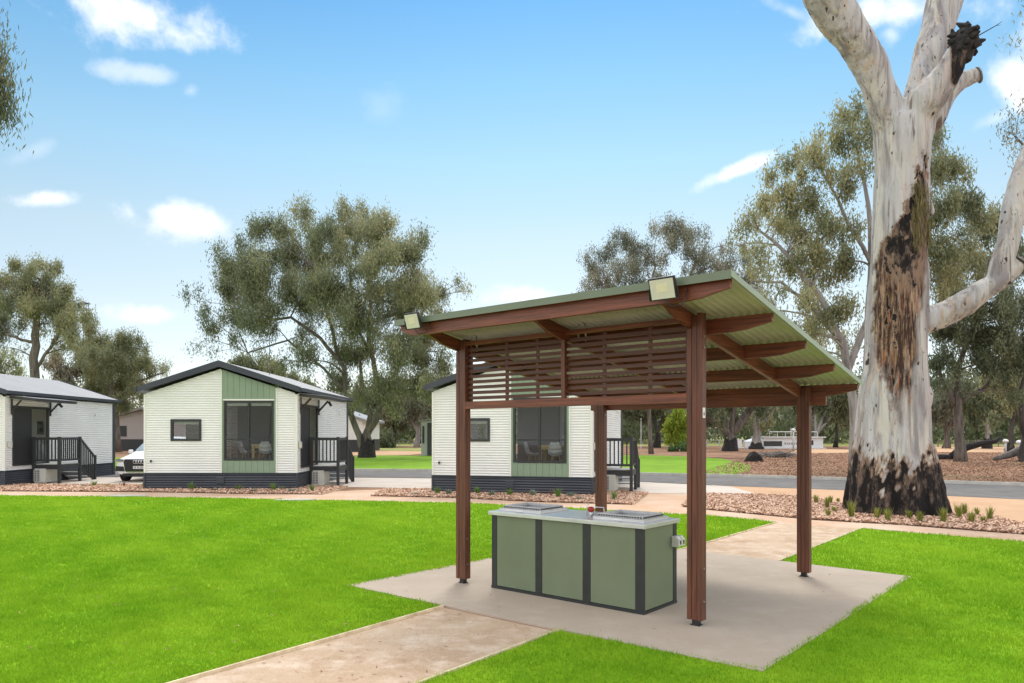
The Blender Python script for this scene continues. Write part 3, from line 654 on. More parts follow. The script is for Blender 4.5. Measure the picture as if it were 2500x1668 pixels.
def furniture(loc, rz, who, red=False):
    t = empty('dining_table', lw(loc,rz,-1.30,1.25,.68), rz, 'pale pine dining table behind the big window of the %s cabin' % who, 'table', 'dining tables inside the cabins')
    m = MB(); m.box(-.48,.48,-.35,.35,.70,.75); m.build('tabletop', 'pine', t)
    for x in (-.46,.38):
        for y in (-.33,.25): m = MB(); m.box(x,x+.08,y,y+.08,0,.699); m.build('leg', 'pine', t)
    m = MB(); m.box(-.38,.38,-.30,-.28,.62,.699); m.build('apron', 'pine', t)
    def chair(x, y, a, mt, lab):
        c = empty('shell_chair', lw(loc,rz,x,y,.68), rz+a, lab, 'chair', 'shell chairs inside the cabins')
        m = MB(); n = 10; prof = [(-.20,.46,.20),(-.05,.44,.23),(.12,.43,.23),(.20,.48,.22),(.25,.62,.20),(.28,.76,.17),(.29,.84,.10)]
        for (y0,z0,w0),(y1,z1,w1) in zip(prof[:-1],prof[1:]):
            for k in range(n):
                s0, s1 = -1+2*k/n, -1+2*(k+1)/n
                f = lambda s,y,z,w: (s*w, y-.06*s*s, z+.07*s*s*(1 if z < .6 else .2))
                m.quad(f(s0,y0,z0,w0), f(s1,y0,z0,w0), f(s1,y1,z1,w1), f(s0,y1,z1,w1))
        o = m.build('shell', mt, c, smooth=True); s = o.modifiers.new('t','SOLIDIFY'); s.thickness = .012
        for sx in (-1,1):
            for sy in (-1,1): m = MB(); m.tube([(sx*.10,sy*.09,.43),(sx*.20,sy*.19,0)], [.014,.009], 6); m.build('leg', 'pine', c)
    chair(-1.18, .72, math.pi, 'whiteplastic', 'white shell chair with its back to the big window of the %s cabin' % who)
    chair(-1.98, 1.1, math.pi/2, 'whiteplastic', 'white shell chair at the left end of the table in the %s cabin' % who)
    if red: chair(-.60, 1.3, -math.pi/2, 'redchair', 'red shell chair at the right end of the table in the %s cabin' % who)
CAB = [((-17.02,24.4,0), R(1.5), 'left'), ((-6.82,23.07,0), R(0), 'middle'), ((2.274,20.66,0), R(-15.2), 'right')]
labs = ['cream corrugated cabin cut off by the left photo edge',
        'cream and green corrugated cabin in full view right of the white car',
        'cream and green corrugated cabin partly hidden behind the timber shelter']
dl = ['dark grey entry deck with stairs beside the leftmost cabin', 'dark grey entry deck with stairs at the right side of the middle cabin', 'dark grey entry deck and stairs seen behind the shelter posts']
al = ['white air conditioner unit under the entry deck of the leftmost cabin', 'white air conditioner unit under the entry deck of the middle cabin', 'white air conditioner unit under the deck behind the shelter']
for (loc, rz, who), a, b, c_ in zip(CAB, labs, dl, al):
    cabin(loc, rz, a); deck(loc, rz, b); aircon(loc, rz, c_)
furniture(*CAB[1][:2], 'middle'); furniture(*CAB[2][:2], 'right', True)
# thin aerial on the middle cabin roof
thing('roof_aerial', MB().tube([(0,0,0),(0,0,1.5)], .012, 6).tube([(-.15,0,1.3),(.15,0,1.3)], .008, 6).tube([(-.1,0,1.45),(.1,0,1.45)], .008, 6), 'darkpole', 'thin aerial standing on the roof of the middle cabin', 'aerial', loc=(-8.5,25.5,3.75))
# ------------------------------------------------------------------ white car between the cabins
def ring_pts(cx, cz, r, n=20): return [(cx+r*math.cos(2*math.pi*k/n), cz+r*math.sin(2*math.pi*k/n)) for k in range(n)]
def suv(loc, rz, label, col, name='parked_car'):
    c = empty(name, loc, rz, label, 'car')
    # cross sections along the length (y from nose to tail): (y, half width low, half width belt, z bottom, z belt, z top, half width top)
    S = [(-.02,.70,.74,.30,.74,.80,.60),(.05,.84,.86,.26,.78,.88,.68),(.30,.92,.93,.25,.84,.95,.74),(.9,.95,.95,.25,.92,1.04,.76),(1.35,.95,.95,.25,.98,1.10,.78),
         (1.9,.95,.95,.25,1.0,1.40,.66),(2.3,.95,.95,.25,1.02,1.62,.60),(3.2,.95,.95,.25,1.02,1.68,.60),(4.1,.95,.94,.27,1.03,1.60,.58),(4.55,.90,.90,.3,1.0,1.15,.70),(4.65,.82,.84,.35,.9,.95,.7)]
    m = MB(); rings = []
    for y, wl, wb, zb, zm, zt, wt in S:
        half = [(0,zb),(wl*.9,zb),(wl,zb+.12),(wb,zm-.12),(wb-.03,zm),(wt+.03,zt-.06),(wt-.08,zt-.01),(0,zt+.015)]
        rings.append([(x,y,z) for x,z in half]+[(-x,y,z) for x,z in half[-2:0:-1]])
    n = len(rings[0])
    for r in rings: m.v += r
    for k in range(len(rings)-1):
        for j in range(n): j2 = (j+1) % n; m.f.append((k*n+j, k*n+j2, (k+1)*n+j2, (k+1)*n+j))
    m.f.append(tuple(reversed(range(n)))); m.f.append(tuple(len(m.v)-n+j for j in range(n)))
    bo = m.build('body', col, c, smooth=True); s = bo.modifiers.new('s','SUBSURF'); s.levels = 2; s.render_levels = 2
    cr = bo
    m = MB(); m.quad((-.72,1.36,1.125),(.72,1.36,1.125),(.60,2.22,1.575),(-.60,2.22,1.575)); m.v = [(x,y-.012,z+.025) for x,y,z in m.v]; m.build('windscreen', 'carglass', c)
    m = MB()
    for sx in (-1,1):
        m.quad((sx*.80,1.95,1.20),(sx*.80,3.9,1.20),(sx*.66,3.8,1.56),(sx*.66,2.35,1.56))
    m.v = [(x*1.06,y,z) for x,y,z in m.v]; build_each(m, 'side_glass', 'carglass', c)
    m = MB(); m.prism([(-.50,.85),(-.54,.74),(-.48,.42),(-.43,.37),(.43,.37),(.48,.42),(.54,.74),(.50,.85)], 'y', -.075, .04); gr = m.build('grille', 'carblack', c, bevel=.01)
    m = MB()
    for k in range(4): m.box(-.47,.47,-.082,-.076,.44+k*.085,.452+k*.085)
    m.build('grille_bar', 'carblack', gr)
    m = MB(); m.box(-.45,.45,-.10,-.06,.375,.395); m.build('lower_strip', 'chrome', gr)
    m = MB(); m.box(-.60,.60,-.03,.1,.22,.33); m.build('bumper_skirt', 'carblack', c, bevel=.02)
    for k, sx in enumerate((-1,1)):
        m = MB(); m.prism([(sx*.56,.84),(sx*.82,.86),(sx*.88,.78),(sx*.60,.76)], 'y', -.05, .12); m.build('headlight', 'headlamp', c)
        m = MB(); m.prism([(sx*.56,.58),(sx*.82,.60),(sx*.84,.42),(sx*.52,.41)], 'y', -.05, .08); m.build('air_intake', 'carblack', c)
        m = MB(); m.box(min(sx*.98,sx*1.12),max(sx*.98,sx*1.12),1.62,1.76,1.02,1.16); m.build('mirror', col, c, bevel=.03)
    # emblem: four interlocked rings
    m = MB()
    for k in range(4):
        cx = -.135+.09*k; P = [(cx+.058*math.cos(t),-.086,.755+.058*math.sin(t)) for t in np.linspace(0,2*math.pi,21)]; m.tube(P, .009, 5, cap=False)
    m.build('emblem', 'chrome', gr)
    m = MB(); m.box(-.19,.19,-.095,-.085,.50,.60); pl = m.build('number_plate', 'white', gr)
    m = MB(); x = -.16
    for w in (.03,.03,.0,.03,.03,.0,.03,.03,.03):
        if w: m.box(x,x+w,-.0975,-.0955,.515,.585); x += .043
        else: x += .02
    for (a,b) in ((-.155,.04),(-.11,.03)): pass
    m.build('plate_lettering', 'roomdark', pl)
    for sx in (-1,1):
        for y in (.85, 3.75):
            w = MB(); w.tube([(sx*.74,y,.35),(sx*.77,y,.35),(sx*.94,y,.35),(sx*.955,y,.35)], [.32,.35,.35,.32], 24); wo = w.build('wheel', 'tyre', c)
            w = MB(); w.tube([(sx*.93,y,.35),(sx*.965,y,.35)], [.22,.20], 18); w.build('rim', 'chrome', wo)
    return c
suv((-13.62,26.6,0), R(4), 'white four-wheel-drive car with four-ring emblem parked between two cabins', 'carwhite')
suv((-9.0,105,0), R(70), 'dark blue car parked far off beside the pale forked tree', 'carblue')
# ------------------------------------------------------------------ distant buildings, boat, poles
def gable_house(loc, rz, W, D, ev, pk, label, wallm='wallpink'):
    c = empty('far_cabin', loc, rz, label, 'cabin', 'distant taupe cabins')
    m = MB(); m.prism([(-W/2,1.2),(W/2,1.2),(W/2,ev),(0,pk),(-W/2,ev)], 'y', 0, D); m.build('wall', wallm, c)
    m = MB(); m.box(-W/2-.02,W/2+.02,-.02,D+.02,0,1.19); m.build('skirt', 'deckgrey', c)
    m = MB(); s = (pk-ev)/(W/2); h = W/2+.5
    m.prism([(-h,ev-s*.5+.05),(0,pk+.05),(h,ev-s*.5+.05),(h,ev-s*.5+.28),(0,pk+.28),(-h,ev-s*.5+.28)], 'y', -.4, D+.4); m.build('roof', 'roofgrey', c)
    m = MB(); m.box(-W/2+.9,-W/2+1.7,-.2,-.03,.8,1.7); m.build('wall_unit', 'acwhite', c)
    m = MB(); m.box(-W*.30,-W*.18,-.06,-.001,1.5,2.6); m.build('window', 'frame', c)
    return c
gable_house((-38.6,76,0), R(4), 9.0, 12, 3.0, 4.25, 'far taupe cabin seen between the leftmost cabin and the white car')
gable_house((-17.6,70,0), R(0), 6.4, 9, 3.0, 4.1, 'far taupe cabin peeping out right of the middle cabin', 'cream')
sd = empty('garden_shed', G(1028,1113), R(-14), 'grey shed with dark ribbed doors just left of the cabin behind the shelter', 'shed')
m = MB(); m.prism([(0,0),(2.9,0),(2.9,3.1),(0,2.75)], 'y', .02, 4.0); m.build('wall', 'shedgrey', sd)
m = MB()
for k in range(9): m.box(.55+k*.26, .55+k*.26+.25, -.05, .0, .02, 2.65+.03*k)
m.build('ribbed_door', 'sheddark', sd)
m = MB(); m.box(.12,.28,-.03,.0,1.0,2.4); m.build('window', 'frame', sd)
m = MB(); m.prism([(-.15,2.76),(3.1,3.15),(3.1,3.23),(-.15,2.84)], 'y', -.15, 4.2); m.build('roof', 'roofgrey', sd)
# houseboat
hb = empty('houseboat', at(1905,1101,86), R(3), 'long white houseboat with a roof rail moored beyond the trees', 'houseboat'); 
m = MB(); m.prism([(-3.0,.35),(5.2,.35),(5.2,1.55),(-1.9,1.55),(-3.3,1.1)], 'y', 0, 3.2); m.build('cabin', 'boatwhite', hb)
m = MB(); m.prism([(-3.4,-.3),(5.3,-.3),(5.5,.33),(-4.2,.33)], 'y', -.2, 3.4); m.build('hull', 'boatwhite', hb)
m = MB(); m.box(-2.0,.2,-.03,.0,.55,1.15); m.box(3.5,4.0,-.03,0,.7,1.25); build_each(m, 'window', 'boatdark', hb)
m = MB(); m.box(-2.2,5.4,-.3,3.4,1.56,1.68); m.build('roof', 'boatwhite', hb)
m = MB(); m.tube([(-1.4,-.2,2.25),(4.4,-.2,2.25)], .05, 5)
for k in range(7): m.tube([(-1.4+k*.966,-.2,1.68),(-1.4+k*.966,-.2,2.25)], .035, 5)
m.tube([(1.2,-.2,1.68),(1.2,-.2,2.7)], .04, 5); m.build('roof_rail', 'boatwhite', hb)
m = MB(); x = .5
for w in (.28,.2,.24,.3,.2,.26,.22): m.box(x,x+w*.7,-.02,-.004,.75,.98); x += w+.03
m.build('lettering', 'roofgrey', hb)
def bollard(px, py, Y, label, h=1.3):
    p = at(px, py, Y); p.z = 0
    b = empty('bollard_light', p, 0, label, 'bollard light', 'white-capped bollard lights')
    m = MB(); m.tube([(0,0,0),(0,0,h)], .09, 10); m.build('post', 'pole', b, smooth=True)
    m = MB(); m.tube([(0,0,h),(0,0,h+.12),(0,0,h+.22),(0,0,h+.28)], [.22,.24,.18,.05], 12); m.build('cap', 'boatwhite', b, smooth=True)
bollard(2455,1090,68,'white-capped bollard light, left one of two at the right photo edge', 1.0)
bollard(2488,1100,62,'white-capped bollard light, right one of two at the right photo edge', .95)
bollard(1937,1090,80,'white-capped bollard light standing in front of the houseboat', 2.1)
thing('flagpole', MB().tube([(0,0,0),(0,0,3.6)], [.05,.035], 8), 'boatwhite', 'thin white pole right of the cabin steps behind the shelter', 'pole', loc=G(1565,1096))
# lattice mast
mt = MB(); H_ = 20.4
for k in range(3):
    a = k*2*math.pi/3; mt.tube([(math.cos(a)*.6,math.sin(a)*.6,0),(math.cos(a)*.35,math.sin(a)*.35,H_)], .05, 4)
for k in range(36):
    z = k*H_/36; a = k*2*math.pi/3; b = a+2*math.pi/3; r = .6-.25*z/H_; mt.tube([(math.cos(a)*r,math.sin(a)*r,z),(math.cos(b)*r,math.sin(b)*r,z+H_/36)], .03, 3)
for z in (H_-.3,H_-1.2,H_-2.4): mt.box(-.6,.6,-.08,.08,z,z+.12); mt.box(-.08,.08,-.6,.6,z+.13,z+.25)
thing('lattice_mast', mt, 'darkpole', 'slim lattice communication mast rising behind the trees on the left', 'mast', loc=(-60.3,103,0))
# wire fence beyond the dirt on the right, white posts near the boat
def post_rail(x0,x1,Y,n,h,m_,label,cat='fence'):
    f = empty('post_fence', (x0,Y,0), 0, label, cat)
    for k in range(n): x = (x1-x0)*k/(n-1); MB().box(x-.05,x+.05,-.05,.05,0,h).build('post', m_, f)
    for z in (h*.5,h*.9): MB().box(0,x1-x0,-.02,.02,z-.03,z+.03).build('rail', m_, f)
post_rail(at(1600,0,98).x, at(1850,0,98).x, 98, 9, 1.0, 'pole', 'low grey post fence left of the houseboat')
post_rail(at(2290,0,96).x, at(2560,0,96).x, 96, 12, 1.0, 'greywood', 'low weathered fence behind the orange clearing on the right')
post_rail(at(862,0,112).x, at(1030,0,112).x, 112, 7, .8, 'greywood', 'low grey fence in front of the distant blue car')
for px, w, h in ((1806,.5,1.1),(1822,.35,.8)):
    p = at(px,1099,84); o = MB().box(-w/2,w/2,0,.3,.1,h).box(-w/2-.03,w/2+.03,-.03,.33,h,h+.06).box(-w/2,-w/2+.06,0,.06,0,.1).box(w/2-.06,w/2,0,.06,0,.1).build('service_cabinet', 'boatwhite'); o.location = (p.x,p.y,0)
    tag(o, 'white service cabinet between the gnarled tree and the houseboat, %s of two' % ('wider' if w > .4 else 'narrower'), 'cabinet', 'white service cabinets by the water')
# ------------------------------------------------------------------ trees
def bend(a, b, up=.15, k=5, rng=RNG, j=.05):
    a, b = Vector(a), Vector(b); d = b-a; L = d.length; P = []
    o = Vector(rng.normal(0,j*L,3)); o.z *= .5
    for i in range(k+1):
        t = i/k; p = a+d*t; s = math.sin(math.pi*t); p = p+o*s; p.z += up*L*s*(1-t*.3); P.append(p)
    return P
def tree(name, label, Y, stems, lobes, m_leaf='leaf', m_bark='bark', seed=1, dens=1.0, dspread=.5, group='gum trees in the background', leafL=.25, leafW=.058, cat='tree', sun_gold=0.0, hang=1.0, thin=1.0, foot=0):
    """stems: list of polylines [(px,py,radius_px)...] at distance Y (first starts on the ground); lobes: (px,py,r_px[,density])"""
    rng = np.random.default_rng(seed); k = Y/F
    b0 = at(stems[0][0][0], stems[0][0][1], Y); root = empty(name, (b0.x, Y, 0), 0, label, cat, group); off = Vector((b0.x, Y, 0))
    trunk = MB(); nodes = []
    for si, st in enumerate(stems):
        yo = 0 if si == 0 else rng.uniform(-.4,.4); P = []; Rr = []
        for i, (x, y, r) in enumerate(st):
            p = at(x, y, Y)-off; p.y += yo*i*.6
            if i == 0 and si == 0: p.z = -.1
            P.append(p); Rr.append(r*k*.85)
        # subdivide a little with wobble
        Q = []; QR = []
        for i in range(len(P)-1):
            for t in (0,.33,.67):
                q = P[i].lerp(P[i+1], t)
                if t: q = q+Vector(rng.normal(0,.12*Rr[i]+.015,3))
                Q.append(q); QR.append(Rr[i]*(1-t)+Rr[i+1]*t)
        Q.append(P[-1]); QR.append(Rr[-1])
        if si == 0: QR[0] *= 1.45; QR[1] *= 1.12
        trunk.tube(Q, QR, 9)
        nodes += [(q, r) for q, r in zip(Q, QR)][2:]
    cen = []; tint = []
    allr = np.array([l[2] for l in lobes]); xs = np.array([l[0] for l in lobes]); half = (xs.max()-xs.min())/2*k
    twigs = trunk
    for li, lb in enumerate(lobes):
        x, y, r = lb[:3]; dn = lb[3] if len(lb) > 3 else 1.0
        Yl = Y+rng.uniform(-1,1)*half*dspread; c = at(x, y, Yl)-off; rm = r*k
        # limb from the best stem node
        best = min(nodes, key=lambda nd: (nd[0]-c).length + max(0, nd[0].z-c.z)*1.5 + (2.0 if nd[0].z > c.z-.3 else 0))
        br = min(best[1]*.55, .03+rm*.045)
        P = bend(best[0], c, .10, 6, rng, .06); trunk.tube(P, list(np.linspace(br, br*.35, len(P))), 6)
        ncl = max(5, int(19*rm*rm*dn*thin/ (1 if rm < 2 else rm/2)) ); 
        lt = rng.normal(.38,.13) + sun_gold*(x-xs.mean())/max(1,np.ptp(xs))*1.2 + sun_gold*.5*(rm and (lobes[0][1]-y)/400)  # sunlit gold painted into the leaf tint by lobe side and height
        subs = []
        for _ in range(6 if rm > 1.2 else 4):
            d = rng.normal(0,1,3); d /= np.linalg.norm(d); d[2] = d[2]*.9+.1; subs.append(c+Vector(d)*rm*rng.uniform(.35,.95))
        for ci in range(ncl):
            d = rng.normal(0,1,3); d /= np.linalg.norm(d); sc0 = subs[ci % len(subs)]
            q = sc0+Vector((d[0],d[1],d[2]*.62))*rm*.46*rng.uniform(.3,1.0)
            if ci % 2 == 0:
                PP = bend(P[-1 if rng.random() < .5 else -2], q, .08, 3, rng, .08); twigs.tube(PP, [br*.28, br*.2, br*.13, .008], 4, cap=False)
            nl = int(118*dens*dn*rng.uniform(.6,1.4)*min(1.0, .35+rm*.3))
            sg = rng.uniform(.18,.40)*min(1.15, .5+rm*.3)
            L = rng.normal(0,1,(nl,3))*np.array([sg*.85,sg*.85,sg*1.5])+np.array([q.x,q.y,q.z-.15*hang]); cen.append(L)
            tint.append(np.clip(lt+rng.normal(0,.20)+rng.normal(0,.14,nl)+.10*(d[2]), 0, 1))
    trunk.build('trunk', m_bark, root, smooth=True)
    r0 = stems[0][0][2]*k*.85
    if foot:
        fm = MB().tube([(0,0,-.1),(0,0,.25),(.02,0,.7*foot),(.03,0,1.1*foot)], [r0*1.62,r0*1.50,r0*1.24,r0*1.02], 14, cap=False)
        fm.v = [(x*(1+.05*rng.normal()),y*(1+.05*rng.normal()),z+(rng.normal(0,.28*foot) if j >= 28 else 0)) for j,(x,y,z) in enumerate(fm.v)]; fm.build('charred_foot', 'char', root, smooth=True)
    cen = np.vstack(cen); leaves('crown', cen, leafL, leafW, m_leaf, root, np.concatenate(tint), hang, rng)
    return root
# big leafy tree behind the middle cabin
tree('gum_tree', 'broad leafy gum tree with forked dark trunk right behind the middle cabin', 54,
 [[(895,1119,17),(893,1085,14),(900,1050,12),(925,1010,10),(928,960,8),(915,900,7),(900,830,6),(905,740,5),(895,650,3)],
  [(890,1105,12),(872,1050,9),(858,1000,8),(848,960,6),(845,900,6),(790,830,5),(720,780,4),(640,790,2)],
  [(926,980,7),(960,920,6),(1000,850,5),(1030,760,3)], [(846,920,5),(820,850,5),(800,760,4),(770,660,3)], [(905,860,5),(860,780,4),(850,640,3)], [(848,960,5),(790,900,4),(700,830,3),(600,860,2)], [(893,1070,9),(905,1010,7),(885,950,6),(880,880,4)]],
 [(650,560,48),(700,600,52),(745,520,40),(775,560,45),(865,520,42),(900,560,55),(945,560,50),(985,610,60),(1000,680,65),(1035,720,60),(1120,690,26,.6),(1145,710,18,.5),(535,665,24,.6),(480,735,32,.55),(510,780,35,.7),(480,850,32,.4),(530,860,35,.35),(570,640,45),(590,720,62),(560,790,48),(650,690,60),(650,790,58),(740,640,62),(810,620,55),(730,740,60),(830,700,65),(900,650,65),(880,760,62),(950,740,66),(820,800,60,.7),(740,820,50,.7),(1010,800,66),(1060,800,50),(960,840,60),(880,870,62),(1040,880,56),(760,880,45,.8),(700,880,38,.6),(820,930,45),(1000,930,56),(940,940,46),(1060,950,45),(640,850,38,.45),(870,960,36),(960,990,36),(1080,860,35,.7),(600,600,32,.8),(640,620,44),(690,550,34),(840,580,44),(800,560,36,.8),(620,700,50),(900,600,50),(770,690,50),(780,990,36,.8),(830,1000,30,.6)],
 seed=11, dens=.92, sun_gold=.5, dspread=.55, foot=1.3)
tree('gum_tree', 'tall rounded gum tree with a straight trunk above the leftmost cabin roof', 60,
 [[(85,1112,16),(86,1000,13),(84,900,12),(85,820,10),(95,750,7),(110,690,4)],[(84,835,5),(50,830,4),(10,815,3)],[(88,900,5),(120,850,4),(150,800,3)]],
 [(40,690,34),(60,730,40),(110,665,32),(120,700,42),(90,760,42),(140,740,40),(150,780,34),(20,740,36),(20,790,28,.6),(60,800,28,.6),(170,770,24,.8),(130,830,30,.6),(165,830,30,.6),(-30,760,40),(50,860,24,.5),(185,850,28,.7),(10,850,20,.5),(75,670,30),(90,700,36),(30,660,24),(150,710,30),(170,750,30),(0,700,34),(5,800,30),(195,775,26),(190,820,26),(120,790,30,.7)], seed=12, dens=1.3)
tree('gum_tree', 'low spreading gum tree left of the middle cabin gable', 70,
 [[(285,1108,11),(280,1000,9),(270,930,7),(250,870,4)],[(275,950,5),(310,900,4),(340,860,3)],[(278,980,5),(340,930,4),(400,910,2)],[(272,960,4),(235,920,3),(215,880,2)]],
 [(240,830,34),(285,835,36),(325,850,34),(255,880,38),(300,890,42),(345,890,34),(230,920,36),(285,940,40),(335,930,36),(380,905,24,.8),(410,895,18,.6),(200,870,30,.7),(205,830,20,.5),(232,790,14,.4),(225,960,34),(300,985,30),(345,970,30),(380,940,22,.6),(215,800,16),(212,780,12),(222,812,18)], seed=13, dens=1.3)
tree('bushy_tree', 'small bushy tree at the left photo edge above the leftmost cabin roof', 52, [[(-10,1120,9),(-5,1000,7),(0,930,4)]], [(-20,890,30),(15,880,26),(35,905,22),(5,915,26)], 'leaf', seed=14, dens=1.3)
tree('gum_tree', 'sparse brownish gum tree rising behind the shelter roof, left of the tallest gums', 64,
 [[(1590,1104,6),(1585,1000,5),(1580,880,4.5),(1570,780,4),(1600,650,3)],[(1582,900,4),(1520,800,5),(1470,700,3)],[(1584,850,6),(1650,740,5),(1700,640,3)],[(1580,930,5),(1480,860,4)]],
 [(1440,650,40,.8),(1480,620,38,.8),(1520,585,36,.8),(1560,600,38,.8),(1610,560,36,.8),(1650,555,34,.8),(1690,575,40,.8),(1700,630,42,.7),(1640,620,42,.7),(1580,650,44,.7),(1520,660,40,.7),(1460,690,34,.8),(1740,650,36,.8),(1770,690,40),(1430,700,24,.7),(1690,690,40,.8),(1600,700,40,.8),(1790,640,36,.8),(1760,600,28,.6),(1820,700,40),(1560,700,40),(1500,710,36),(1770,740,40),(1860,740,40),(1420,730,26)], 'leaf_grey', 'bark', seed=15, dens=1.05, sun_gold=.2)
tree('gum_tree', 'tall pale-limbed gum tree directly behind the huge trunk', 38,
 [[(2090,1118,15),(2085,1000,13),(2070,900,11),(2055,830,10),(2000,720,8),(1950,660,7),(1900,600,5),(1850,560,3)],
  [(2070,905,10),(2120,780,9),(2130,650,8),(2125,500,6),(2100,360,3)],[(2055,835,8),(1990,760,6),(1905,690,4),(1830,690,2)],[(2125,640,6),(2060,520,5),(2010,420,3)],[(2128,560,5),(2220,460,4),(2300,380,2)]],
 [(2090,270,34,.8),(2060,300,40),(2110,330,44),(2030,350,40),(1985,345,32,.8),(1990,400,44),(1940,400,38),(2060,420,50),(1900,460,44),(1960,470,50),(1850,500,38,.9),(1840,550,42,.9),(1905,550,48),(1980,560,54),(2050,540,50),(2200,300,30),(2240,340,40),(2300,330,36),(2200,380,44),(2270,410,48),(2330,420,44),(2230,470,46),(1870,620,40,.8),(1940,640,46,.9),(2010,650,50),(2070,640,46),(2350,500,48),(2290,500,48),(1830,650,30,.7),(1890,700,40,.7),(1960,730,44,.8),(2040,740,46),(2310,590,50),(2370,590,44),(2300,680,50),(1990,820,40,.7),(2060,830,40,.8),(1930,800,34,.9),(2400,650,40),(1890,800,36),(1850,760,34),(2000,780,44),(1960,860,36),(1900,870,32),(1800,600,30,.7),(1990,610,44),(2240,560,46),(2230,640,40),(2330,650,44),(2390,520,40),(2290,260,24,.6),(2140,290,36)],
 'leaf', 'bark_pale', seed=16, dens=1.25, sun_gold=-.35, leafL=.24, leafW=.06, dspread=.45)
tree('gum_tree', 'leafy gum tree filling the right photo edge behind the low curved limb', 46,
 [[(2345,1116,14),(2340,1030,12),(2335,960,9),(2345,880,7),(2380,780,5)],[(2330,990,8),(2310,940,6),(2295,890,4)],[(2338,985,6),(2400,950,5),(2440,900,4),(2490,870,2)]],
 [(2400,560,44),(2460,540,44),(2430,620,50),(2490,640,44),(2340,740,50),(2420,740,54),(2490,740,50),(2310,800,44),(2370,820,50),(2440,830,52),(2500,830,44),(2320,870,40),(2390,890,44),(2460,900,44,.8),(2300,930,30,.7),(2370,950,30,.5),(2480,960,30,.6),(2330,690,40),(2290,760,30)],
 'leaf_dark', 'bark', seed=17, dens=1.3, leafL=.26, leafW=.07)
tree('gum_tree', 'purplish-leaved gum crown leaning in at the upper right corner', 24,
 [[(2680,1180,22),(2660,900,18),(2640,650,14),(2600,480,9),(2540,390,5),(2480,340,2)],[(2610,520,7),(2560,320,5),(2500,260,3)]],
 [(2470,285,26,.7),(2500,260,34),(2530,300,40),(2455,320,22,.6),(2500,335,30,.8),(2560,250,40),(2580,340,40),(2490,390,24,.5),(2600,430,40)], 'leaf_grey', 'bark', seed=18, dens=.6, leafL=.16, leafW=.035)
# mid-distance trees seen under the shelter roof
mid = [(1782,1104,74,15,'stout gnarled gum with a charred base seen between the shelter posts','bark',[(1740,960,34),(1780,930,36),(1830,950,34),(1720,990,26,.7),(1860,990,26,.7)],[(1700,1000),(1745,930),(1800,930),(1850,980),(1860,940)]),
       (1846,1099,84,14,'pale grey thick gum trunk left of the houseboat','bark_pale',[(1830,930,36),(1880,930,36),(1860,960,30),(1900,960,30)],[(1830,940),(1870,930),(1895,990)]),
       (1400,1104,76,10,'mid-distance gum hidden mostly by the right cabin','bark',[(1380,880,60),(1440,900,60),(1350,930,50)],[(1380,900),(1430,920)]),
       (1605,1096,92,7,'small dark-trunked tree right of the cabin steps','bark_dark',[(1580,990,34),(1620,985,34),(1550,1000,30),(1600,960,30),(1560,960,34)],[(1580,1000),(1620,1000)]),
       (1600,1094,98,5,'thin dark tree behind the white pole','bark_dark',[(1590,1000,26),(1640,970,34),(1560,960,36)],[(1600,1010)]),
       (1716,1098,90,6,'slim tree left of the gnarled gum','bark_dark',[(1700,960,34),(1730,1000,30),(1680,1000,26)],[(1700,1000),(1730,990)]),
       (1990,1098,88,8,'tree with leaning pale limbs between the back shelter post and the huge trunk','bark_pale',[(2020,930,36,.8),(2060,950,36),(1990,960,30),(2050,990,30),(1960,990,34)],[(2030,980),(2070,960),(1990,960)]),
       (2040,1096,94,5,'slim dark tree just left of the huge trunk','bark_dark',[(2030,1010,30),(2070,1000,30)],[(2040,1000)]),
       (2310,1096,88,9,'grey tree right behind the huge trunk, farther off','bark',[(2310,960,34),(2350,980,34),(2290,1000,28)],[(2300,1000),(2340,980)]),
       (2410,1096,86,9,'double pale trunk with burnt foot near the right edge','bark_pale',[(2400,960,40),(2440,960,40),(2420,1000,30),(2380,990,30)],[(2405,960),(2430,950)]),
       (2465,1100,72,9,'dark leaning trunk beside the white-capped bollards','bark_dark',[(2450,940,40),(2490,960,40),(2510,900,50)],[(2485,950),(2500,900)]),
       (1018,1094,96,8,'white forked gum behind the far blue car','bark_pale',[(1010,960,40),(1050,980,36),(970,990,40),(1000,1010,26,.7)],[(1000,1000),(1035,1000),(980,960)]),
       (960,1096,100,5,'slim tree left of the white forked gum','bark_dark',[(950,1010,34),(930,980,36),(980,1030,26)],[(955,1010)]),
       (640,1110,80,10,'gum tree standing behind the middle cabin roof','bark',[(600,900,40),(660,910,40),(700,940,36),(740,960,36)],[(620,930),(680,930)]),
       (160,1108,90,7,'thin gum left of the slim mast','bark_dark',[(130,880,30,.7),(170,900,30,.7),(150,930,30)],[(150,900),(170,900)]),
       (215,1108,92,6,'thin tree right below the slim mast','bark_dark',[(215,800,18,.5),(225,850,30),(205,900,34)],[(215,850)])]
for i, (bx, by, Y, r, lab, bk, lob, tips) in enumerate(mid):
    lob = lob+[(bx-28,1020,20,.7),(bx+26,1028,18,.7),(bx+6,985,24,.8)]
    st = [[(bx,by,r),(bx+3,by-40,r*.8),(bx+(tips[0][0]-bx)*.4, by-70, r*.6),(tips[0][0],tips[0][1],r*.3)]]
    for (tx, ty) in tips[1:]: st.append([(bx+2,by-38,r*.6),(bx+(tx-bx)*.5,by-38+(ty-by+38)*.45,r*.45),(tx,ty,r*.22)])
    tree('gum_tree', lab, Y, st, lob, ['leaf_dark','leaf','leaf_grey'][i%3], bk, seed=30+i, dens=.75, leafL=.42, leafW=.13, dspread=.6, thin=1.0, foot=[1.1,.6,0][i%3])
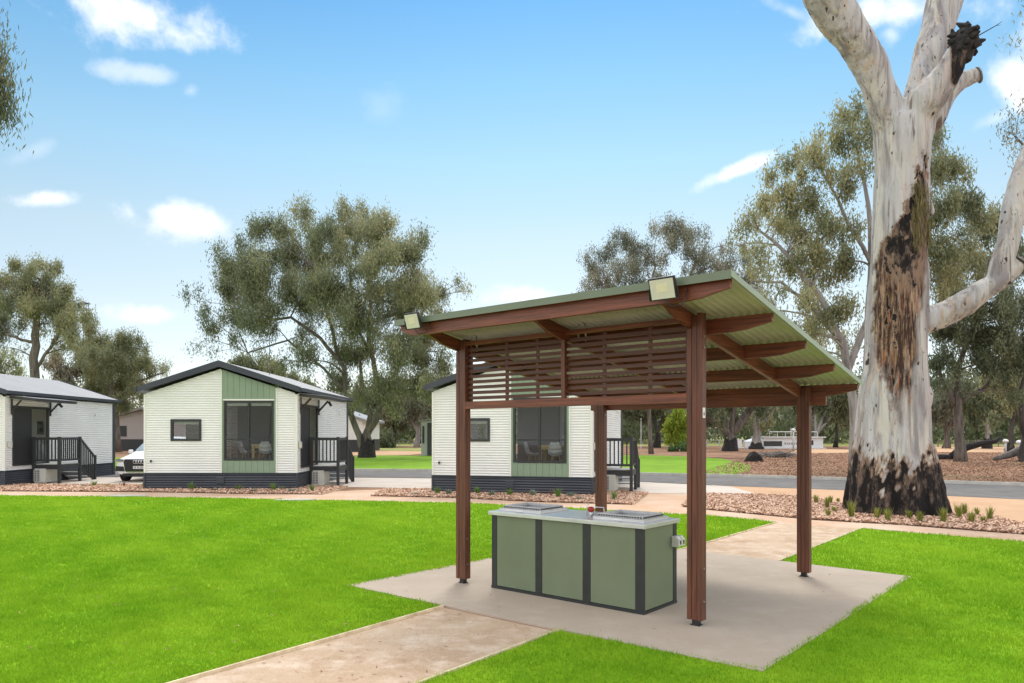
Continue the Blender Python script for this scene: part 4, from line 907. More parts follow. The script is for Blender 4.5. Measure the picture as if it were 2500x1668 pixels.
tree('lime_tree', 'bright lime-green weeping tree left of the nearest shelter post', 84, [[(1655,1098,6),(1655,1050,4),(1652,1010,2)]],
 [(1650,1010,22),(1665,1035,28),(1640,1045,22),(1670,1070,24),(1645,1075,20),(1690,1040,22)], 'leaf_lime', 'bark_dark', seed=60, dens=1.2, leafL=.4, leafW=.12, thin=.8)
tree('green_bush', 'rounded green bush behind the forked gum, right of the middle cabin', 90, [[(945,1093,5),(945,1080,3)]], [(935,1077,14),(955,1080,15),(945,1068,11),(925,1087,10)], 'leaf_dark', 'bark_dark', seed=61, dens=1.3, leafL=.4, leafW=.14, cat='bush', thin=1.2)
tree('green_bush', 'low grey-green bush at the foot of the lime-green tree', 72, [[(1655,1102,4),(1655,1092,3)]], [(1640,1096,9),(1660,1094,10),(1680,1097,9)], 'leaf_bush', 'bark_dark', seed=62, dens=1.2, leafL=.3, leafW=.1, cat='bush', thin=1.2)
# foliage hanging in at the upper left corner from a tree beside the camera
tree('gum_tree', 'overhanging gum foliage at the upper left corner', 11,
 [[(-620,1345,50),(-600,900,42),(-540,500,34),(-420,200,20),(-200,60,9),(-60,20,4)],[(-480,300,16),(-260,180,8),(-90,130,3)]],
 [(-40,215,40,1.5),(2,224,18,2.2),(-12,165,20,1.4),(-60,150,45,1.3),(-18,60,12,1.2),(-70,60,45),(-120,120,60),(-200,60,80),(-150,-60,80),(-14,195,22,1.8),(-8,120,12,1.5)], 'leaf_dark', 'bark', seed=63, dens=1.3, leafL=.12, leafW=.018, hang=1.6, thin=9.0, dspread=.05)
# far-off wood on the horizon, one mass
rf_ = np.random.default_rng(9); cen = []; tn = []
for k in range(1500):
    x = rf_.uniform(-170, 190); Y = rf_.uniform(120,190)
    x = x*Y/120; hmax = rf_.uniform(8,15)*(1.0 if (px := CX+x*F/Y) > 1450 else .75)
    if 1450 < px < 2600 and k % 2 == 0: hmax *= 1.15
    for j in range(6):
        q = np.array([x+rf_.normal(0,1.8), Y+rf_.normal(0,1.5), hmax*(rf_.uniform(.22,1) if j else rf_.uniform(.05,.25))]); n = 36
        cen.append(q+rf_.normal(0,1,(n,3))*np.array([1.0,1.0,.8])); tn.append(np.clip(rf_.normal(.35,.12)+rf_.normal(0,.15,n),0,1))
fw = leaves('far_woodland', np.vstack(cen), .95, .42, 'leaf_dark', None, np.concatenate(tn), .6, rf_)
tag(fw, 'dim belt of woodland across the horizon', 'woodland', kind='stuff')
# ------------------------------------------------------------------ the huge river red gum
Yg = 16.3; kg = Yg/F
def gx(px): return (px-CX)*kg
def gz(py): return CH-(py-HY)*kg
GB = Vector((gx(2185), Yg, 0))
def limb(m, pts, n=22, yo=None):
    P = [at(x, y, Yg+dy)-GB for x, y, r, dy in pts]; m.tube(P, [r*kg*.875 for _,_,r,_ in pts], n)
g1 = MB()
limb(g1, [(2185,1290,128,0),(2184,1255,122,0),(2184,1225,118,0),(2181,1190,114,0),(2179,1150,109,0),(2178,1100,101,0),(2179,1060,95,0),(2180,1000,90,0),(2183,950,85,0),(2187,900,79,0),(2188,850,77,0),(2190,780,77,0),(2193,700,76,0),(2195,600,73,0),(2199,500,72,0),(2201,420,68,0),(2202,350,74,0),(2203,300,72,0),(2200,272,50,0),(2198,255,22,0)])
limb(g1, [(2185,330,52,0),(2168,280,48,-.05),(2152,240,44,-.1),(2139,200,41,-.15),(2120,150,45,-.2),(2090,100,45,-.3),(2054,50,49,-.4),(2020,0,52,-.5),(1985,-60,48,-.7),(1930,-160,42,-.9),(1880,-280,36,-1.2),(1850,-420,18,-1.4)])
limb(g1, [(2225,330,56,0),(2240,280,50,.1),(2249,230,44,.2),(2256,180,39,.3),(2268,130,40,.4),(2285,80,42,.5),(2300,20,46,.6),(2325,-50,50,.7),(2350,-150,40,.9),(2390,-300,24,1.1),(2400,-420,12,1.2)])
limb(g1, [(2215,300,50,-.1),(2260,245,48,-.35),(2296,205,40,-.5),(2322,165,32,-.6),(2340,132,29,-.66),(2352,112,26,-.7)], 16)
limb(g1, [(2262,300,45,.25),(2290,250,36,.4),(2315,218,30,.45),(2345,198,24,.45),(2387,184,21,.45)], 14)
limb(g1, [(2215,800,40,0),(2262,782,36,-.05),(2310,765,32,-.15),(2360,738,30,-.3),(2410,705,29,-.45),(2450,680,27,-.55),(2478,655,22,-.6),(2492,642,19,-.62)], 16)
limb(g1, [(2425,700,22,-.5),(2445,650,29,-.5),(2462,590,28,-.45),(2474,520,27,-.4),(2490,450,26,-.3),(2520,370,27,-.2),(2560,280,24,0),(2600,150,18,.1),(2620,0,10,.2)], 16)
limb(g1, [(2236,505,40,0),(2258,505,24,0),(2268,528,16,0)], 10)
limb(g1, [(2242,960,38,-.1),(2256,965,26,-.15),(2254,1000,18,-.1)], 10)
# flared buttress roots
for a, l in ((-2.9,.45),(-2.3,.35),(-1.7,.3),(-1.1,.35),(-.4,.42),(.6,.3),(1.5,.3),(2.5,.3)):
    ca, sa = math.cos(a), math.sin(a); r0 = .92
    g1.tube([(ca*.58, sa*.58, 1.5),(ca*.70, sa*.70, .9),(ca*(r0-.13), sa*(r0-.13), .35),(ca*(r0-.06+l*.25), sa*(r0-.06+l*.25), -.1)], [.20,.25,.25,.20], 10)
tmp = g1.build('trunk', 'char'); rm = tmp.modifiers.new('r','REMESH'); rm.mode = 'VOXEL'; rm.voxel_size = .036
sm = tmp.modifiers.new('s','SMOOTH'); sm.iterations = 8; sm.factor = .6
dg = bpy.context.evaluated_depsgraph_get(); me = bpy.data.meshes.new_from_object(tmp.evaluated_get(dg)); bpy.data.objects.remove(tmp)
n = len(me.vertices); co = np.empty(n*3, np.float32); me.vertices.foreach_get('co', co); co = co.reshape(-1,3).astype(float)
nm = np.empty(n*3, np.float32); me.vertices.foreach_get('normal', nm); nm = nm.reshape(-1,3).astype(float)
px = CX+(co[:,0]+GB.x)*F/(Yg+co[:,1]); py = HY-(co[:,2]-CH)*F/(Yg+co[:,1])
def vn(P, s, seed):   # cheap smooth value noise from sums of sines
    r = np.random.default_rng(seed); o = np.zeros(len(P))
    for k in range(10):
        w = r.normal(0,1,3)*s*(1.0+.45*k); o += np.sin(P@w+r.uniform(0,6.28))/(1+.35*k)
    return o/3.2
V3 = co*np.array([1,1,.22]); fr_ = co*np.array([1,1,.10])
ang = np.arctan2(co[:,1], co[:,0]); zz = co[:,2]
scar_l = np.interp(py, [330,400,470,540,600,650,760,900,1010], [2262,2236,2226,2190,2155,2128,2125,2150,2175])
scar_r = np.interp(py, [330,400,470,540,600,650,760,900,1010], [2268,2262,2268,2272,2272,2268,2255,2240,2225])
inx = np.clip((px-scar_l+12*vn(co*[1,1,.5],6,1)+14*vn(co*[1,1,.6],19,51))/10,0,1)*np.clip((scar_r-px+12*vn(co*[1,1,.4],6,2))/10,0,1)*(nm[:,1] < .35)
inx *= np.clip((py-325)/40,0,1)*np.clip((1060-py)/120,0,1)
stp = vn(co*[1,1,.07],13,3)+.5*vn(co*[1,1,.12],30,33); scar = inx*np.clip(1.7-.95*np.clip((py-740)/420,0,1)+1.1*stp,0,1)
bnd = 1128-60*np.clip(((px-2180)/100)**2,0,1)+55*vn(co*[1,1,.4],2.6,4)+55*vn(co*[1,1,.35],8,5)+45*vn(co*[1,1,.5],22,15); char = np.clip((py-bnd)/34,0,1)*np.clip(.80+.55*vn(co*[1,1,.4],18,16)+(py-1150)/110,0,1)
# pale unburnt tongues low on the trunk front
tong = np.clip((vn(co*[1,1,.35],5,6)-.28)/.15,0,1)*np.clip((1225-py)/40,0,1); char = char*(1-.40*tong*(nm[:,1] < .2))
pxn = px+14*vn(co*[1,1,.5],7,61); dk = np.exp(-(((pxn-np.interp(py,[330,420,520,600,660],[2262,2250,2225,2200,2215]))/np.interp(py,[330,420,520,600,660],[6,15,34,42,40]))**2))*np.clip((py-340)/40,0,1)*np.clip((720-py)/80,0,1)
flk = inx*np.clip((vn(co*[1,1,.22],11,41)+.6*vn(co*[1,1,.5],26,42)-.30-np.clip((py-620)/700,0,.45))/.25,0,1); knob = np.clip((px-2318)/12,0,1)*np.clip((215-py)/20,0,1)*(px < 2400)*(py > 55)*(co[:,1] < .1)
char = np.clip(np.maximum(np.maximum(char, .9*flk), np.maximum(dk*(nm[:,1] < .3)*np.clip(.75+1.0*vn(co*[1,1,.5],12,8),0,1)*(inx > .3), knob)), 0, 1)
flute = vn(np.column_stack([np.cos(ang)*2.2,np.sin(ang)*2.2,zz*.16]),2.2,9)
disp = .036*vn(V3,3.0,10)+.020*vn(V3,9,11)+.012*np.abs(vn(co*[1,1,.12],14,21))*np.clip((HY+150-py)/100,0,1)+.04*flute*np.clip(1.6-zz/6,0.2,1.2)+char*(.016*vn(co,14,12)-.012)+scar*(.022*vn(fr_,18,13)-.035)
co += nm*disp[:,None]; me.vertices.foreach_set('co', co.astype(np.float32).ravel())
for nme, arr in (('char',char),('scar',scar)):
    a = me.attributes.new(nme,'FLOAT','POINT'); a.data.foreach_set('value', arr.astype(np.float32))
me.update(); me.shade_smooth()
m = bpy.data.materials.new('red_gum_bark'); m.use_nodes = True; nt = m.node_tree; N = nt.nodes; L = nt.links
b = N['Principled BSDF']; b.inputs['Roughness'].default_value = .8; b.inputs['Specular IOR Level'].default_value = .25
tc = N.new('ShaderNodeTexCoord')
def nz(scale, st, det=6, loc=(0,0,0), rough=.6, dist=0):
    mp = N.new('ShaderNodeMapping'); mp.inputs['Scale'].default_value = st; mp.inputs['Location'].default_value = loc; L.new(tc.outputs['Object'], mp.inputs[0])
    q = N.new('ShaderNodeTexNoise'); q.inputs['Scale'].default_value = scale; q.inputs['Detail'].default_value = det; q.inputs['Roughness'].default_value = rough; q.inputs['Distortion'].default_value = dist; L.new(mp.outputs[0], q.inputs['Vector']); return q.outputs['Fac']
def rmp(s, lo, hi):
    r = N.new('ShaderNodeMapRange'); r.inputs[1].default_value = lo; r.inputs[2].default_value = hi; L.new(s, r.inputs[0]); return r.outputs[0]
def mix(f, a, b_):
    x = N.new('ShaderNodeMix'); x.data_type = 'RGBA'
    if isinstance(f,(int,float)): x.inputs[0].default_value = f
    else: L.new(f, x.inputs[0])
    for i, q in ((6,a),(7,b_)):
        if isinstance(q, tuple): x.inputs[i].default_value = (*q,1)
        else: L.new(q, x.inputs[i])
    return x.outputs[2]
c = mix(rmp(nz(1.1,(3,3,.30),5,dist=.6),.40,.60),(.53,.525,.52),(.28,.26,.26))      # grey-white patches
c = mix(rmp(nz(1.4,(3,3,.25),6,(5,2,1),dist=.8),.50,.62), c, (.57,.55,.49))        # cream
c = mix(rmp(nz(1.7,(3.2,3.2,.22),6,(9,4,7),dist=.8),.57,.66), c, (.50,.38,.28))      # tan strips
c = mix(rmp(nz(1.3,(2.5,2.5,.4),5,(1,8,3)),.60,.70), c, (.52,.43,.40))      # pink
c = mix(rmp(nz(2.2,(4.5,4.5,.3),8,(3,3,9),.75),.56,.64), c, (.20,.165,.155)); c = mix(rmp(nz(3.2,(5,5,.35),8,(8,3,1),.8),.60,.66), c, (.07,.055,.05))  # dark grey streaks
vo = N.new('ShaderNodeTexVoronoi'); vo.inputs['Scale'].default_value = 4.2; mpv = N.new('ShaderNodeMapping'); mpv.inputs['Scale'].default_value = (1.4,1.4,.8); L.new(tc.outputs['Object'], mpv.inputs[0]); L.new(mpv.outputs[0], vo.inputs['Vector'])
c = mix(rmp(nz(2.6,(2.2,2.2,1.3),3,(7,1,4),.5),.665,.69), c, (.06,.045,.04))             # knots
at1 = N.new('ShaderNodeAttribute'); at1.attribute_name = 'scar'; at2 = N.new('ShaderNodeAttribute'); at2.attribute_name = 'char'
sc_ = mix(rmp(nz(2.4,(4,4,.35),8,(2,2,2),.75),.42,.58),(.13,.06,.035),(.42,.30,.20)); sc_ = mix(rmp(nz(2.5,(5,5,.3),8,(1,7,2),.7),.55,.62), sc_, (.34,.125,.045)); sc_ = mix(rmp(nz(3,(4,4,.45),8,(6,1,2),.75),.44,.53), sc_, (.045,.025,.018))
c = mix(at1.outputs['Fac'], c, sc_)
ch = mix(rmp(nz(3,(2,2,.8),8,(4,4,4),.7),.50,.66),(.012,.010,.010),(.17,.12,.09)); c = mix(rmp(at2.outputs['Fac'],.02,.30), c, (.25,.17,.12)); fz = N.new('ShaderNodeMath'); fz.operation = 'MULTIPLY_ADD'; L.new(nz(4,(3,3,1.0),9,(1,5,1),.75), fz.inputs[0]); fz.inputs[1].default_value = 1.3; fz.inputs[2].default_value = -.65; fa = N.new('ShaderNodeMath'); fa.operation = 'ADD'; L.new(at2.outputs['Fac'], fa.inputs[0]); L.new(fz.outputs[0], fa.inputs[1]); c = mix(rmp(fa.outputs[0],.35,.55), c, ch)
L.new(c, b.inputs['Base Color'])
bp = N.new('ShaderNodeBump'); bp.inputs['Distance'].default_value = .05; bp.inputs['Strength'].default_value = 1; L.new(nz(4.0,(4,4,.45),9,(0,0,0),.75), bp.inputs['Height']); L.new(bp.outputs[0], b.inputs['Normal'])
gt = empty('red_gum_tree', GB, 0, 'huge old river red gum with charred foot and orange-brown scar, beside the shelter', 'tree')
me.materials.clear(); me.materials.append(m); tk = bpy.data.objects.new('trunk', me); C.objects.link(tk); tk.parent = gt
# burnt knob and hanging moss-like fibres of the scar
kb = MB(); rk = np.random.default_rng(4); kc = at(2356,104,Yg-.7)-GB
kb.tube([kc+Vector((-.02,0,-.42)),kc+Vector((-.04,0,-.2)),kc,kc+Vector((.03,0,.2)),kc+Vector((.02,0,.34))],[.14,.22,.27,.22,.06],12)
for k in range(90):
    d = Vector(rk.normal(0,1,3)).normalized(); d.z *= 1.25; p = kc+d*rk.uniform(.12,.24); e = p+Vector(rk.normal(0,.07,3))+d*.10; kb.tube([p,(p+e)/2+Vector(rk.normal(0,.02,3)),e],[.05,.075,.025],5)
kb.build('burnt_knob', 'char', gt)
kb = MB(); kb.tube([kc+Vector((.2,0,.1)), kc+Vector((.45,0,.24)), kc+Vector((.66,0,.36)), kc+Vector((.80,0,.45))],[.014,.011,.009,.004],5); kb.tube([kc+Vector((.66,0,.36)),kc+Vector((.78,0,.38))],[.006,.003],4); kb.build('dead_twig', 'char', gt)
for (x,y,d,dx,r) in ((2388,184,.45,.05,.19),(2493,641,-.62,.03,.17)):
    kb = MB(); p = at(x,y,Yg+d)-GB; kb.tube([p,p+Vector((.03,-.01,.01 if dx > .04 else .03))],[r,r*.92],14); kb.build('sawn_end', 'greywood', gt)
cen = []; rr = np.random.default_rng(5)
for k in range(70):
    y = rr.uniform(455,600); x = rr.uniform(2232,2266); dd = -.60+.42*min(1,abs((x-2200)/72))**2.5; cen.append(np.array(at(x,y,Yg+dd)-GB)+rr.normal(0,.05,(26,3)))
cen = np.vstack(cen); leaves('hanging_fibre', cen, .28, .012, 'fibre', gt, rr.uniform(.0,.6,len(cen)), 3.0, rr)
crown = []; 
for (x,y,d) in ((1850,-430,-1.4),(1900,-320,-1),(2400,-430,1.2),(2340,-330,1),(2620,-40,.2),(2580,-160,.1),(1780,-480,-2),(2480,-500,1.5),(2100,-520,0)):
    for j in range(16):
        q = np.array([gx(x)-GB.x,d,gz(y)])+rr.normal(0,1,3)*[.8,.8,.45]; crown.append(q+rr.normal(0,.16,(34,3)))
crown = np.vstack(crown); leaves('crown', crown, .14, .025, 'leaf', gt, rr.uniform(.1,.7,len(crown)), 1.2, rr)
fl_ = np.random.default_rng(21); P_ = []
for poly, n_ in ((lawn_l, 900), ([(1080,1484),(1360,1543),(1035,1668),(437,1668)], 80), ([(846,1433),(1862,1645),(2224,1411),(1446,1318)], 50)):
    q = np.array(gp(poly)); pp = np.column_stack([fl_.uniform(max(q[:,0].min(),-9),q[:,0].max(),n_), fl_.uniform(max(4.5,q[:,1].min()),min(17,q[:,1].max()),n_)]); pp = pp[pip(pp, gp(poly))]
    P_.append(np.column_stack([pp, np.full(len(pp), .034 if poly is lawn_l else (.026 if n_ == 50 else .008))]))
P_ = np.vstack(P_); n_ = len(P_); a = fl_.uniform(0,6.28,n_); d = np.column_stack([np.cos(a),np.sin(a),fl_.normal(0,.15,n_)])*.028*fl_.uniform(.3,1.3,n_)[:,None]; sd2 = np.column_stack([-np.sin(a),np.cos(a),fl_.normal(0,.3,n_)])*.006
tag(npmesh('fallen_leaves', np.stack([P_-d,P_+sd2,P_+d,P_-sd2],1).reshape(-1,3), 4, 'litter', None, fl_.uniform(0,1,n_)), 'scattered dry gum leaves on lawn, path and slab', 'fallen leaves', kind='stuff')
# ------------------------------------------------------------------ logs, stumps, brush
def log(pts, label, name='fallen_log', m_='greywood', cat='log', n=10):
    P = [at(x,y,Y) for x,y,Y,r in pts]; o = P[0].copy(); o.z = 0
    mb = MB(); mb.tube([p-o for p in P], [r for *_,r in pts], n); ob = mb.build(name, m_, smooth=True); ob.location = o; return tag(ob, label, cat)
log([(2325,1118,50,.34),(2338,1105,50,.30),(2360,1092,50,.26),(2400,1082,50,.20),(2430,1078,50,.14),(2445,1066,50,.08)], 'burnt log propped up and pointing right, behind the huge trunk', m_='char')
log([(2290,1117,50,.22),(2308,1117,50,.22),(2330,1118,50,.2)], 'short burnt log lying at the right foot of the huge trunk', m_='char')
log([(2425,1121,47,.10),(2460,1112,47,.22),(2495,1098,47,.30),(2530,1085,47,.30)], 'grey fallen log leaning on the tree at the right photo edge')
tree('gum_tree', 'dark leaning gum cut off by the right photo edge', 46, [[(2512,1128,26),(2508,1095,19),(2515,1040,16),(2535,960,13),(2560,860,8)],[(2508,1080,10),(2492,1030,8),(2484,960,6),(2495,900,3)]], [(2540,860,50),(2500,880,40),(2580,800,60),(2560,930,50)], 'leaf_dark', 'bark_dark', seed=70, dens=.9)
st = MB(); rk = np.random.default_rng(8)
for k in range(26):
    a = math.pi*(k/25); r = .48+.05*rk.normal(); p = Vector((math.cos(a)*r, rk.uniform(-.1,.1), 0)); st.tube([(p.x*1.1,p.y,-.05),(p.x*.85,p.y,.32*math.sin(a)+.1),(p.x*.45,p.y+.1,.30*math.sin(a)+.34)],[.13,.12,.07],6)
st.tube([(0,.2,0),(0,.2,.35),(0,.2,.55)],[.42,.34,.15],10)
thing('burnt_stump', st, 'char', 'black hollow burnt stump on the dirt between the shelter posts', 'stump', loc=G(1841,1128))
br = MB()
for k in range(60):
    a = rk.uniform(-.6,.6); x = rk.normal(0,.8); y = rk.normal(0,.35); l = rk.uniform(.4,1.1); z = abs(rk.normal(0,.15)); br.tube([(x-l/2*math.cos(a),y-l/2*math.sin(a),z),(x+l/2*math.cos(a),y+l/2*math.sin(a),z+rk.uniform(-.1,.35)+.1)],[.05,.02],5)
thing('brush_pile', br, 'greywood', 'low pile of cut branches right of the burnt stump', 'brush pile', loc=G(1905,1118))
# ------------------------------------------------------------------ bed plants and grass tufts
def blades(n, h, spread, w, rng, lean=.35):
    a = rng.uniform(0,2*math.pi,n); r = spread*.35*rng.uniform(0,1,n); base = np.column_stack([np.cos(a)*r,np.sin(a)*r,np.zeros(n)])
    hh = h*rng.uniform(.55,1.1,n); out = spread*rng.uniform(.1,1,n); s = np.column_stack([-np.sin(a),np.cos(a),np.zeros(n)])*w*.5
    mid_ = base+np.column_stack([np.cos(a)*out*.35,np.sin(a)*out*.35,hh*.6]); tip = base+np.column_stack([np.cos(a)*out,np.sin(a)*out,hh])
    V = np.stack([base-s,base+s,mid_+s*.8,mid_-s*.8, mid_-s*.8,mid_+s*.8,tip+s*.1,tip-s*.1],1).reshape(-1,3)
    return V, np.repeat(rng.uniform(0,1,n),2)
def tuft(px, py, hp, label, group, m_='tuft', n=60, name='grass_tuft', cat='grass tuft', sp=.12, w=.012, seed=1):
    rng = np.random.default_rng(seed); p = G(px,py); h = hp*p.y/F; V, t = blades(n, h, sp, w, rng)
    o = npmesh(name, V, 4, m_, None, t); o.location = (p.x,p.y,.02); return tag(o, label, cat, group)
tg = [(362,1105,90),(468,1150,110),(500,1108,80),(475,1232,80),(535,1192,60),(572,1098,50),(700,1247,170),(945,1252,110),(1050,1280,135),(1250,1257,90),(1355,1287,110),(1580,1297,155),(1725,1250,150),(1782,1212,110),(1847,1297,130),(1900,1217,80),(1957,1290,70),(2022,1262,135)]
where = ['leftmost grass tuft left of the huge trunk, behind the back shelter post edge','yellow-green tuft, the larger of the pair left of the huge trunk','slim tuft just behind the larger of the pair left of the huge trunk','low tuft nearest the path, left of the huge trunk','small short tuft close to the left root of the huge trunk','tiny tuft touching the left root of the huge trunk','tallest tuft, in front of the left root of the huge trunk','second tuft from the left in front of the charred trunk foot','third tuft from the left in front of the charred foot, nearer the path','short tuft at the middle of the charred foot','thin tuft right of the middle of the charred foot, nearer the path','tall tuft in front of the right root of the huge trunk','tall broad tuft just right of the huge trunk','tuft behind the tall broad one right of the huge trunk','dark green tuft nearest the path right of the huge trunk','narrow tuft farthest back right of the huge trunk','smallest tuft right of the huge trunk, near the path','rightmost grass tuft, dark green and tall']
for i, ((x,y,h), wl) in enumerate(zip(tg, where)):
    X, Y_ = 1900+x*.2553, 950+y*.2553; tuft(X, Y_, h*.2553, wl, 'grass tufts round the huge tree', n=90, sp=.045+.0005*h, w=.014, seed=100+i)
pl = [(230,1189,14,'g','leftmost cabin bed, beside the path'),(205,1190,6,'s','leftmost cabin bed, left of the green clump'),(258,1191,9,'y','bed left of the white car'),(303,1190,13,'r','bed in front of the white car'),
 (355,1194,16,'g','left corner of the middle cabin'),(392,1195,7,'s','left part of the middle cabin bed'),(410,1190,12,'r','left part of the middle cabin bed'),(467,1198,20,'g','under the small window of the middle cabin'),(523,1201,8,'s','middle cabin bed, right of the small window'),(535,1192,16,'r','middle cabin bed, right of the small window'),(582,1198,13,'g','left under the tall window of the middle cabin'),(618,1203,8,'s','under the tall window of the middle cabin'),(622,1192,16,'r','under the tall window of the middle cabin'),(667,1200,20,'g','right under the tall window of the middle cabin'),(690,1197,10,'s','right end of the middle cabin front'),(712,1204,10,'s','at the right corner of the middle cabin'),(726,1195,18,'r','at the right corner of the middle cabin'),(762,1201,16,'g','in front of the air conditioner of the middle cabin'),
 (1068,1208,18,'g','left corner of the right cabin'),(1012,1211,7,'s','bed left of the right cabin'),(1096,1210,14,'s','left of the front left shelter post'),(1165,1208,18,'g','right of the front left shelter post'),(1200,1213,13,'s','under the right cabin, above the left hotplate'),(1243,1212,20,'g','under the skirt vent of the right cabin'),(1300,1214,16,'s','under the tall window of the right cabin'),(1345,1214,24,'r','under the tall window of the right cabin'),(1362,1217,24,'g','under the tall window of the right cabin'),(1395,1216,12,'s','right part of the right cabin bed'),(1417,1223,8,'s','nearest the barbecue in the right cabin bed'),(1440,1211,14,'g','at the right corner of the right cabin'),(1499,1222,22,'g','right of the back left shelter post')]
kinds = {'g':('tuft_green','green strappy plant','strap_plant',50,.16),'s':('greyplant','low silvery plant','silver_plant',60,.18),'r':('redplant','russet wispy seedling','russet_plant',22,.10),'y':('tuft','yellow-green small plant','strap_plant',40,.16)}
for i, (x,y,h,k,w_) in enumerate(pl):
    mt_, nm_, on, n_, sp_ = kinds[k]; tuft(x, y, h, '%s %s' % (nm_, w_), 'small plants in the cabin beds', mt_, n_, on, 'plant', sp_, .02 if k == 'g' else .028 if k == 's' else .012, 200+i)
# pale flat stones at the lawn edge
for (x,y,w,lab) in ((315,1213,.55,'flat pale stone slab at the lawn edge, the left one'),(722,1223,.55,'flat pale stone slab at the lawn edge, the one before the middle cabin corner')):
    p = G(x,y); thing('flat_stone', MB().prism([(-w,-.10),(-.1,-.22),(w,-.06),(w*.7,.16),(-w*.6,.14)], 'z', 0, .035), 'kerb', lab, 'stone', 'flat stones at the lawn edge', loc=(p.x,p.y,.01))
# ------------------------------------------------------------------ sky, sun, camera
SUN_EL, SUN_AZ = R(56), R(6)      # azimuth clockwise from +Y (view direction) towards +X
w = bpy.data.worlds.new('World'); bpy.context.scene.world = w; w.use_nodes = True; nt = w.node_tree; N = nt.nodes; L = nt.links; N.clear()
sky = N.new('ShaderNodeTexSky'); sky.sky_type = 'NISHITA'; sky.sun_disc = False; sky.sun_elevation = SUN_EL; sky.sun_rotation = SUN_AZ; sky.air_density = 1.0; sky.dust_density = .6; sky.ozone_density = 1.6
geo = N.new('ShaderNodeTexCoord'); sep = N.new('ShaderNodeSeparateXYZ'); L.new(geo.outputs['Generated'], sep.inputs[0])
def mth(op, a, b_=None, c_=None, clamp=False):
    q = N.new('ShaderNodeMath'); q.operation = op; q.use_clamp = clamp
    for i, v in enumerate((a,b_,c_)):
        if v is None: continue
        if isinstance(v,(int,float)): q.inputs[i].default_value = v
        else: L.new(v, q.inputs[i])
    return q.outputs[0]
yy = mth('MAXIMUM', sep.outputs[1], .02); ux_ = mth('DIVIDE', sep.outputs[0], yy); uz_ = mth('DIVIDE', sep.outputs[2], yy)
nzn = N.new('ShaderNodeTexNoise'); nzn.inputs['Scale'].default_value = 11; nzn.inputs['Detail'].default_value = 9; nzn.inputs['Roughness'].default_value = .60; L.new(geo.outputs['Generated'], nzn.inputs['Vector'])
nlo = N.new('ShaderNodeTexNoise'); nlo.inputs['Scale'].default_value = 2.2; nlo.inputs['Detail'].default_value = 5; L.new(geo.outputs['Generated'], nlo.inputs['Vector'])
nn = mth('SUBTRACT', nzn.outputs['Fac'], .5)
clouds = [(320,35,180,62,.32,1.0),(430,85,75,40,.5,.8),(350,178,85,24,.1,.45),(467,222,26,20,0,.3),(112,486,85,22,-.05,1.0),(435,548,145,46,.12,1.0),(400,520,80,32,0,.9),(345,772,78,24,0,.9),
          (2190,30,230,62,-.05,.9),(2175,85,50,40,0,.6),(2490,215,60,75,-.5,1.0),(2430,290,90,22,-.4,.35),(1805,414,90,17,-.42,.9),(1285,722,85,26,0,.9),(935,270,45,50,0,.12),(90,365,60,22,-.4,.2),(1935,30,60,18,.4,.35),(2700,80,180,80,0,.8)]
cur = None
for (cx,cy,rx,ry,an,st_) in clouds:
    dx = mth('SUBTRACT', ux_, (cx-CX)/F); dz = mth('SUBTRACT', uz_, (HY-cy)/F); ca, sa = math.cos(an), math.sin(an)
    a = mth('ADD', mth('MULTIPLY', dx, ca*F/rx), mth('MULTIPLY', dz, -sa*F/rx)); b_ = mth('ADD', mth('MULTIPLY', dx, sa*F/ry), mth('MULTIPLY', dz, ca*F/ry))
    # flatter base: squash distance below the centre
    d = mth('SQRT', mth('ADD', mth('MULTIPLY', a, a), mth('MULTIPLY', b_, b_)))
    d2 = mth('ADD', d, mth('MULTIPLY', nn, -4.2)); q = N.new('ShaderNodeMapRange'); q.interpolation_type = 'SMOOTHSTEP'; q.inputs[1].default_value = 1.35; q.inputs[2].default_value = .05; q.inputs[3].default_value = 0; q.inputs[4].default_value = st_; L.new(d2, q.inputs[0])
    cur = q.outputs[0] if cur is None else mth('MAXIMUM', cur, q.outputs[0])
front = mth('GREATER_THAN', sep.outputs[1], .05); cur = mth('MULTIPLY', cur, front)
# added out-of-view broken cloud behind, overhead and beside, as soft neutral fill light
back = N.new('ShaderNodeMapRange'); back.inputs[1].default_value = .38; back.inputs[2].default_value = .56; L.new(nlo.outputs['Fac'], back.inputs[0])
fill_cloud = mth('MULTIPLY', back.outputs[0], mth('MAXIMUM', mth('LESS_THAN', sep.outputs[1], .05), mth('MAXIMUM', mth('GREATER_THAN', sep.outputs[2], .66), mth('GREATER_THAN', mth('ABSOLUTE', ux_), .95)))); cur = mth('MAXIMUM', cur, fill_cloud)
tint = N.new('ShaderNodeMix'); tint.data_type = 'RGBA'; tint.blend_type = 'MULTIPLY'; tint.inputs[0].default_value = 1
L.new(sky.outputs[0], tint.inputs[6]); 
cr_ = N.new('ShaderNodeValToRGB'); el = cr_.color_ramp.elements; el[0].position = 0; el[0].color = (.34,.34,.38,1); el[1].position = .55; el[1].color = (.10,.25,.33,1)
for p_, c_ in ((.155,(.42,.365,.315,1)),(.25,(.425,.389,.308,1)),(.348,(.34,.40,.345,1)),(.435,(.235,.355,.35,1)),(.51,(.15,.29,.345,1))):
    e_ = el.new(p_); e_.color = c_
L.new(sep.outputs[2], cr_.inputs[0]); sc3 = N.new('ShaderNodeVectorMath'); sc3.operation = 'SCALE'; sc3.inputs['Scale'].default_value = 3.25; L.new(cr_.outputs[0], sc3.inputs[0]); L.new(sc3.outputs[0], tint.inputs[7])
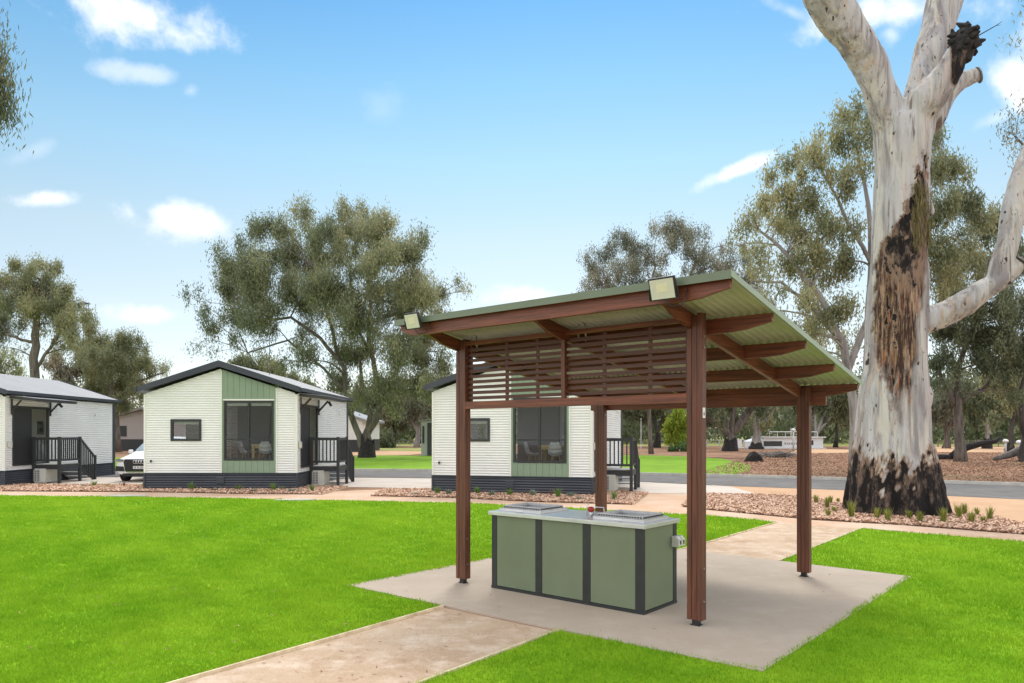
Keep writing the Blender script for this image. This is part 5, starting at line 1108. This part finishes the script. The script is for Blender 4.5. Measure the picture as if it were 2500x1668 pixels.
hz = N.new('ShaderNodeMapRange'); hz.inputs[1].default_value = 0; hz.inputs[2].default_value = .38; hz.inputs[3].default_value = 1; hz.inputs[4].default_value = 0; L.new(sep.outputs[2], hz.inputs[0])
hz2 = mth('POWER', hz.outputs[0], 1.5)
SKYTOP = (1.0,1.0,1.0,1)
hm = N.new('ShaderNodeMix'); hm.data_type = 'RGBA'; L.new(mth('MULTIPLY', hz2, .0), hm.inputs[0]); L.new(tint.outputs[2], hm.inputs[6]); hm.inputs[7].default_value = (6.5,7.4,8.2,1)
cm = N.new('ShaderNodeMix'); cm.data_type = 'RGBA'; cm2 = N.new('ShaderNodeMix'); cm2.data_type = 'RGBA'; L.new(fill_cloud, cm2.inputs[0]); cm2.inputs[6].default_value = (9.2,9.3,9.8,1); cm2.inputs[7].default_value = (16.6,16.4,16.2,1); L.new(cur, cm.inputs[0]); L.new(hm.outputs[2], cm.inputs[6]); L.new(cm2.outputs[2], cm.inputs[7])  # added out-of-view cover is brighter than the visible clouds, to fill shaded fronts
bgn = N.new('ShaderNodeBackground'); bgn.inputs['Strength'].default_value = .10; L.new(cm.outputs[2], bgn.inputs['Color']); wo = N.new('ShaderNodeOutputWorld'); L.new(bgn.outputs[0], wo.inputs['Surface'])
sd_ = bpy.data.lights.new('sun', 'SUN'); sd_.energy = 1.5; sd_.angle = R(16); sd_.color = (1,.95,.87); so = bpy.data.objects.new('sun', sd_); C.objects.link(so)
v = Vector((math.sin(SUN_AZ)*math.cos(SUN_EL), math.cos(SUN_AZ)*math.cos(SUN_EL), math.sin(SUN_EL))); so.rotation_euler = v.to_track_quat('Z','Y').to_euler()
cd = bpy.data.cameras.new('camera'); cd.sensor_width = 36; cd.lens = F*36/2500; cd.shift_y = (HY-834)/2500; cd.clip_end = 5000; cam = bpy.data.objects.new('camera', cd); C.objects.link(cam)
cam.location = (0,0,CH); cam.rotation_euler = (R(90),0,0); S_ = bpy.context.scene; S_.camera = cam
S_.view_settings.view_transform = 'Standard'; S_.view_settings.look = 'None'; S_.view_settings.exposure = .45; S_.view_settings.gamma = 1
S_.cycles.max_bounces = 8; S_.cycles.transparent_max_bounces = 12
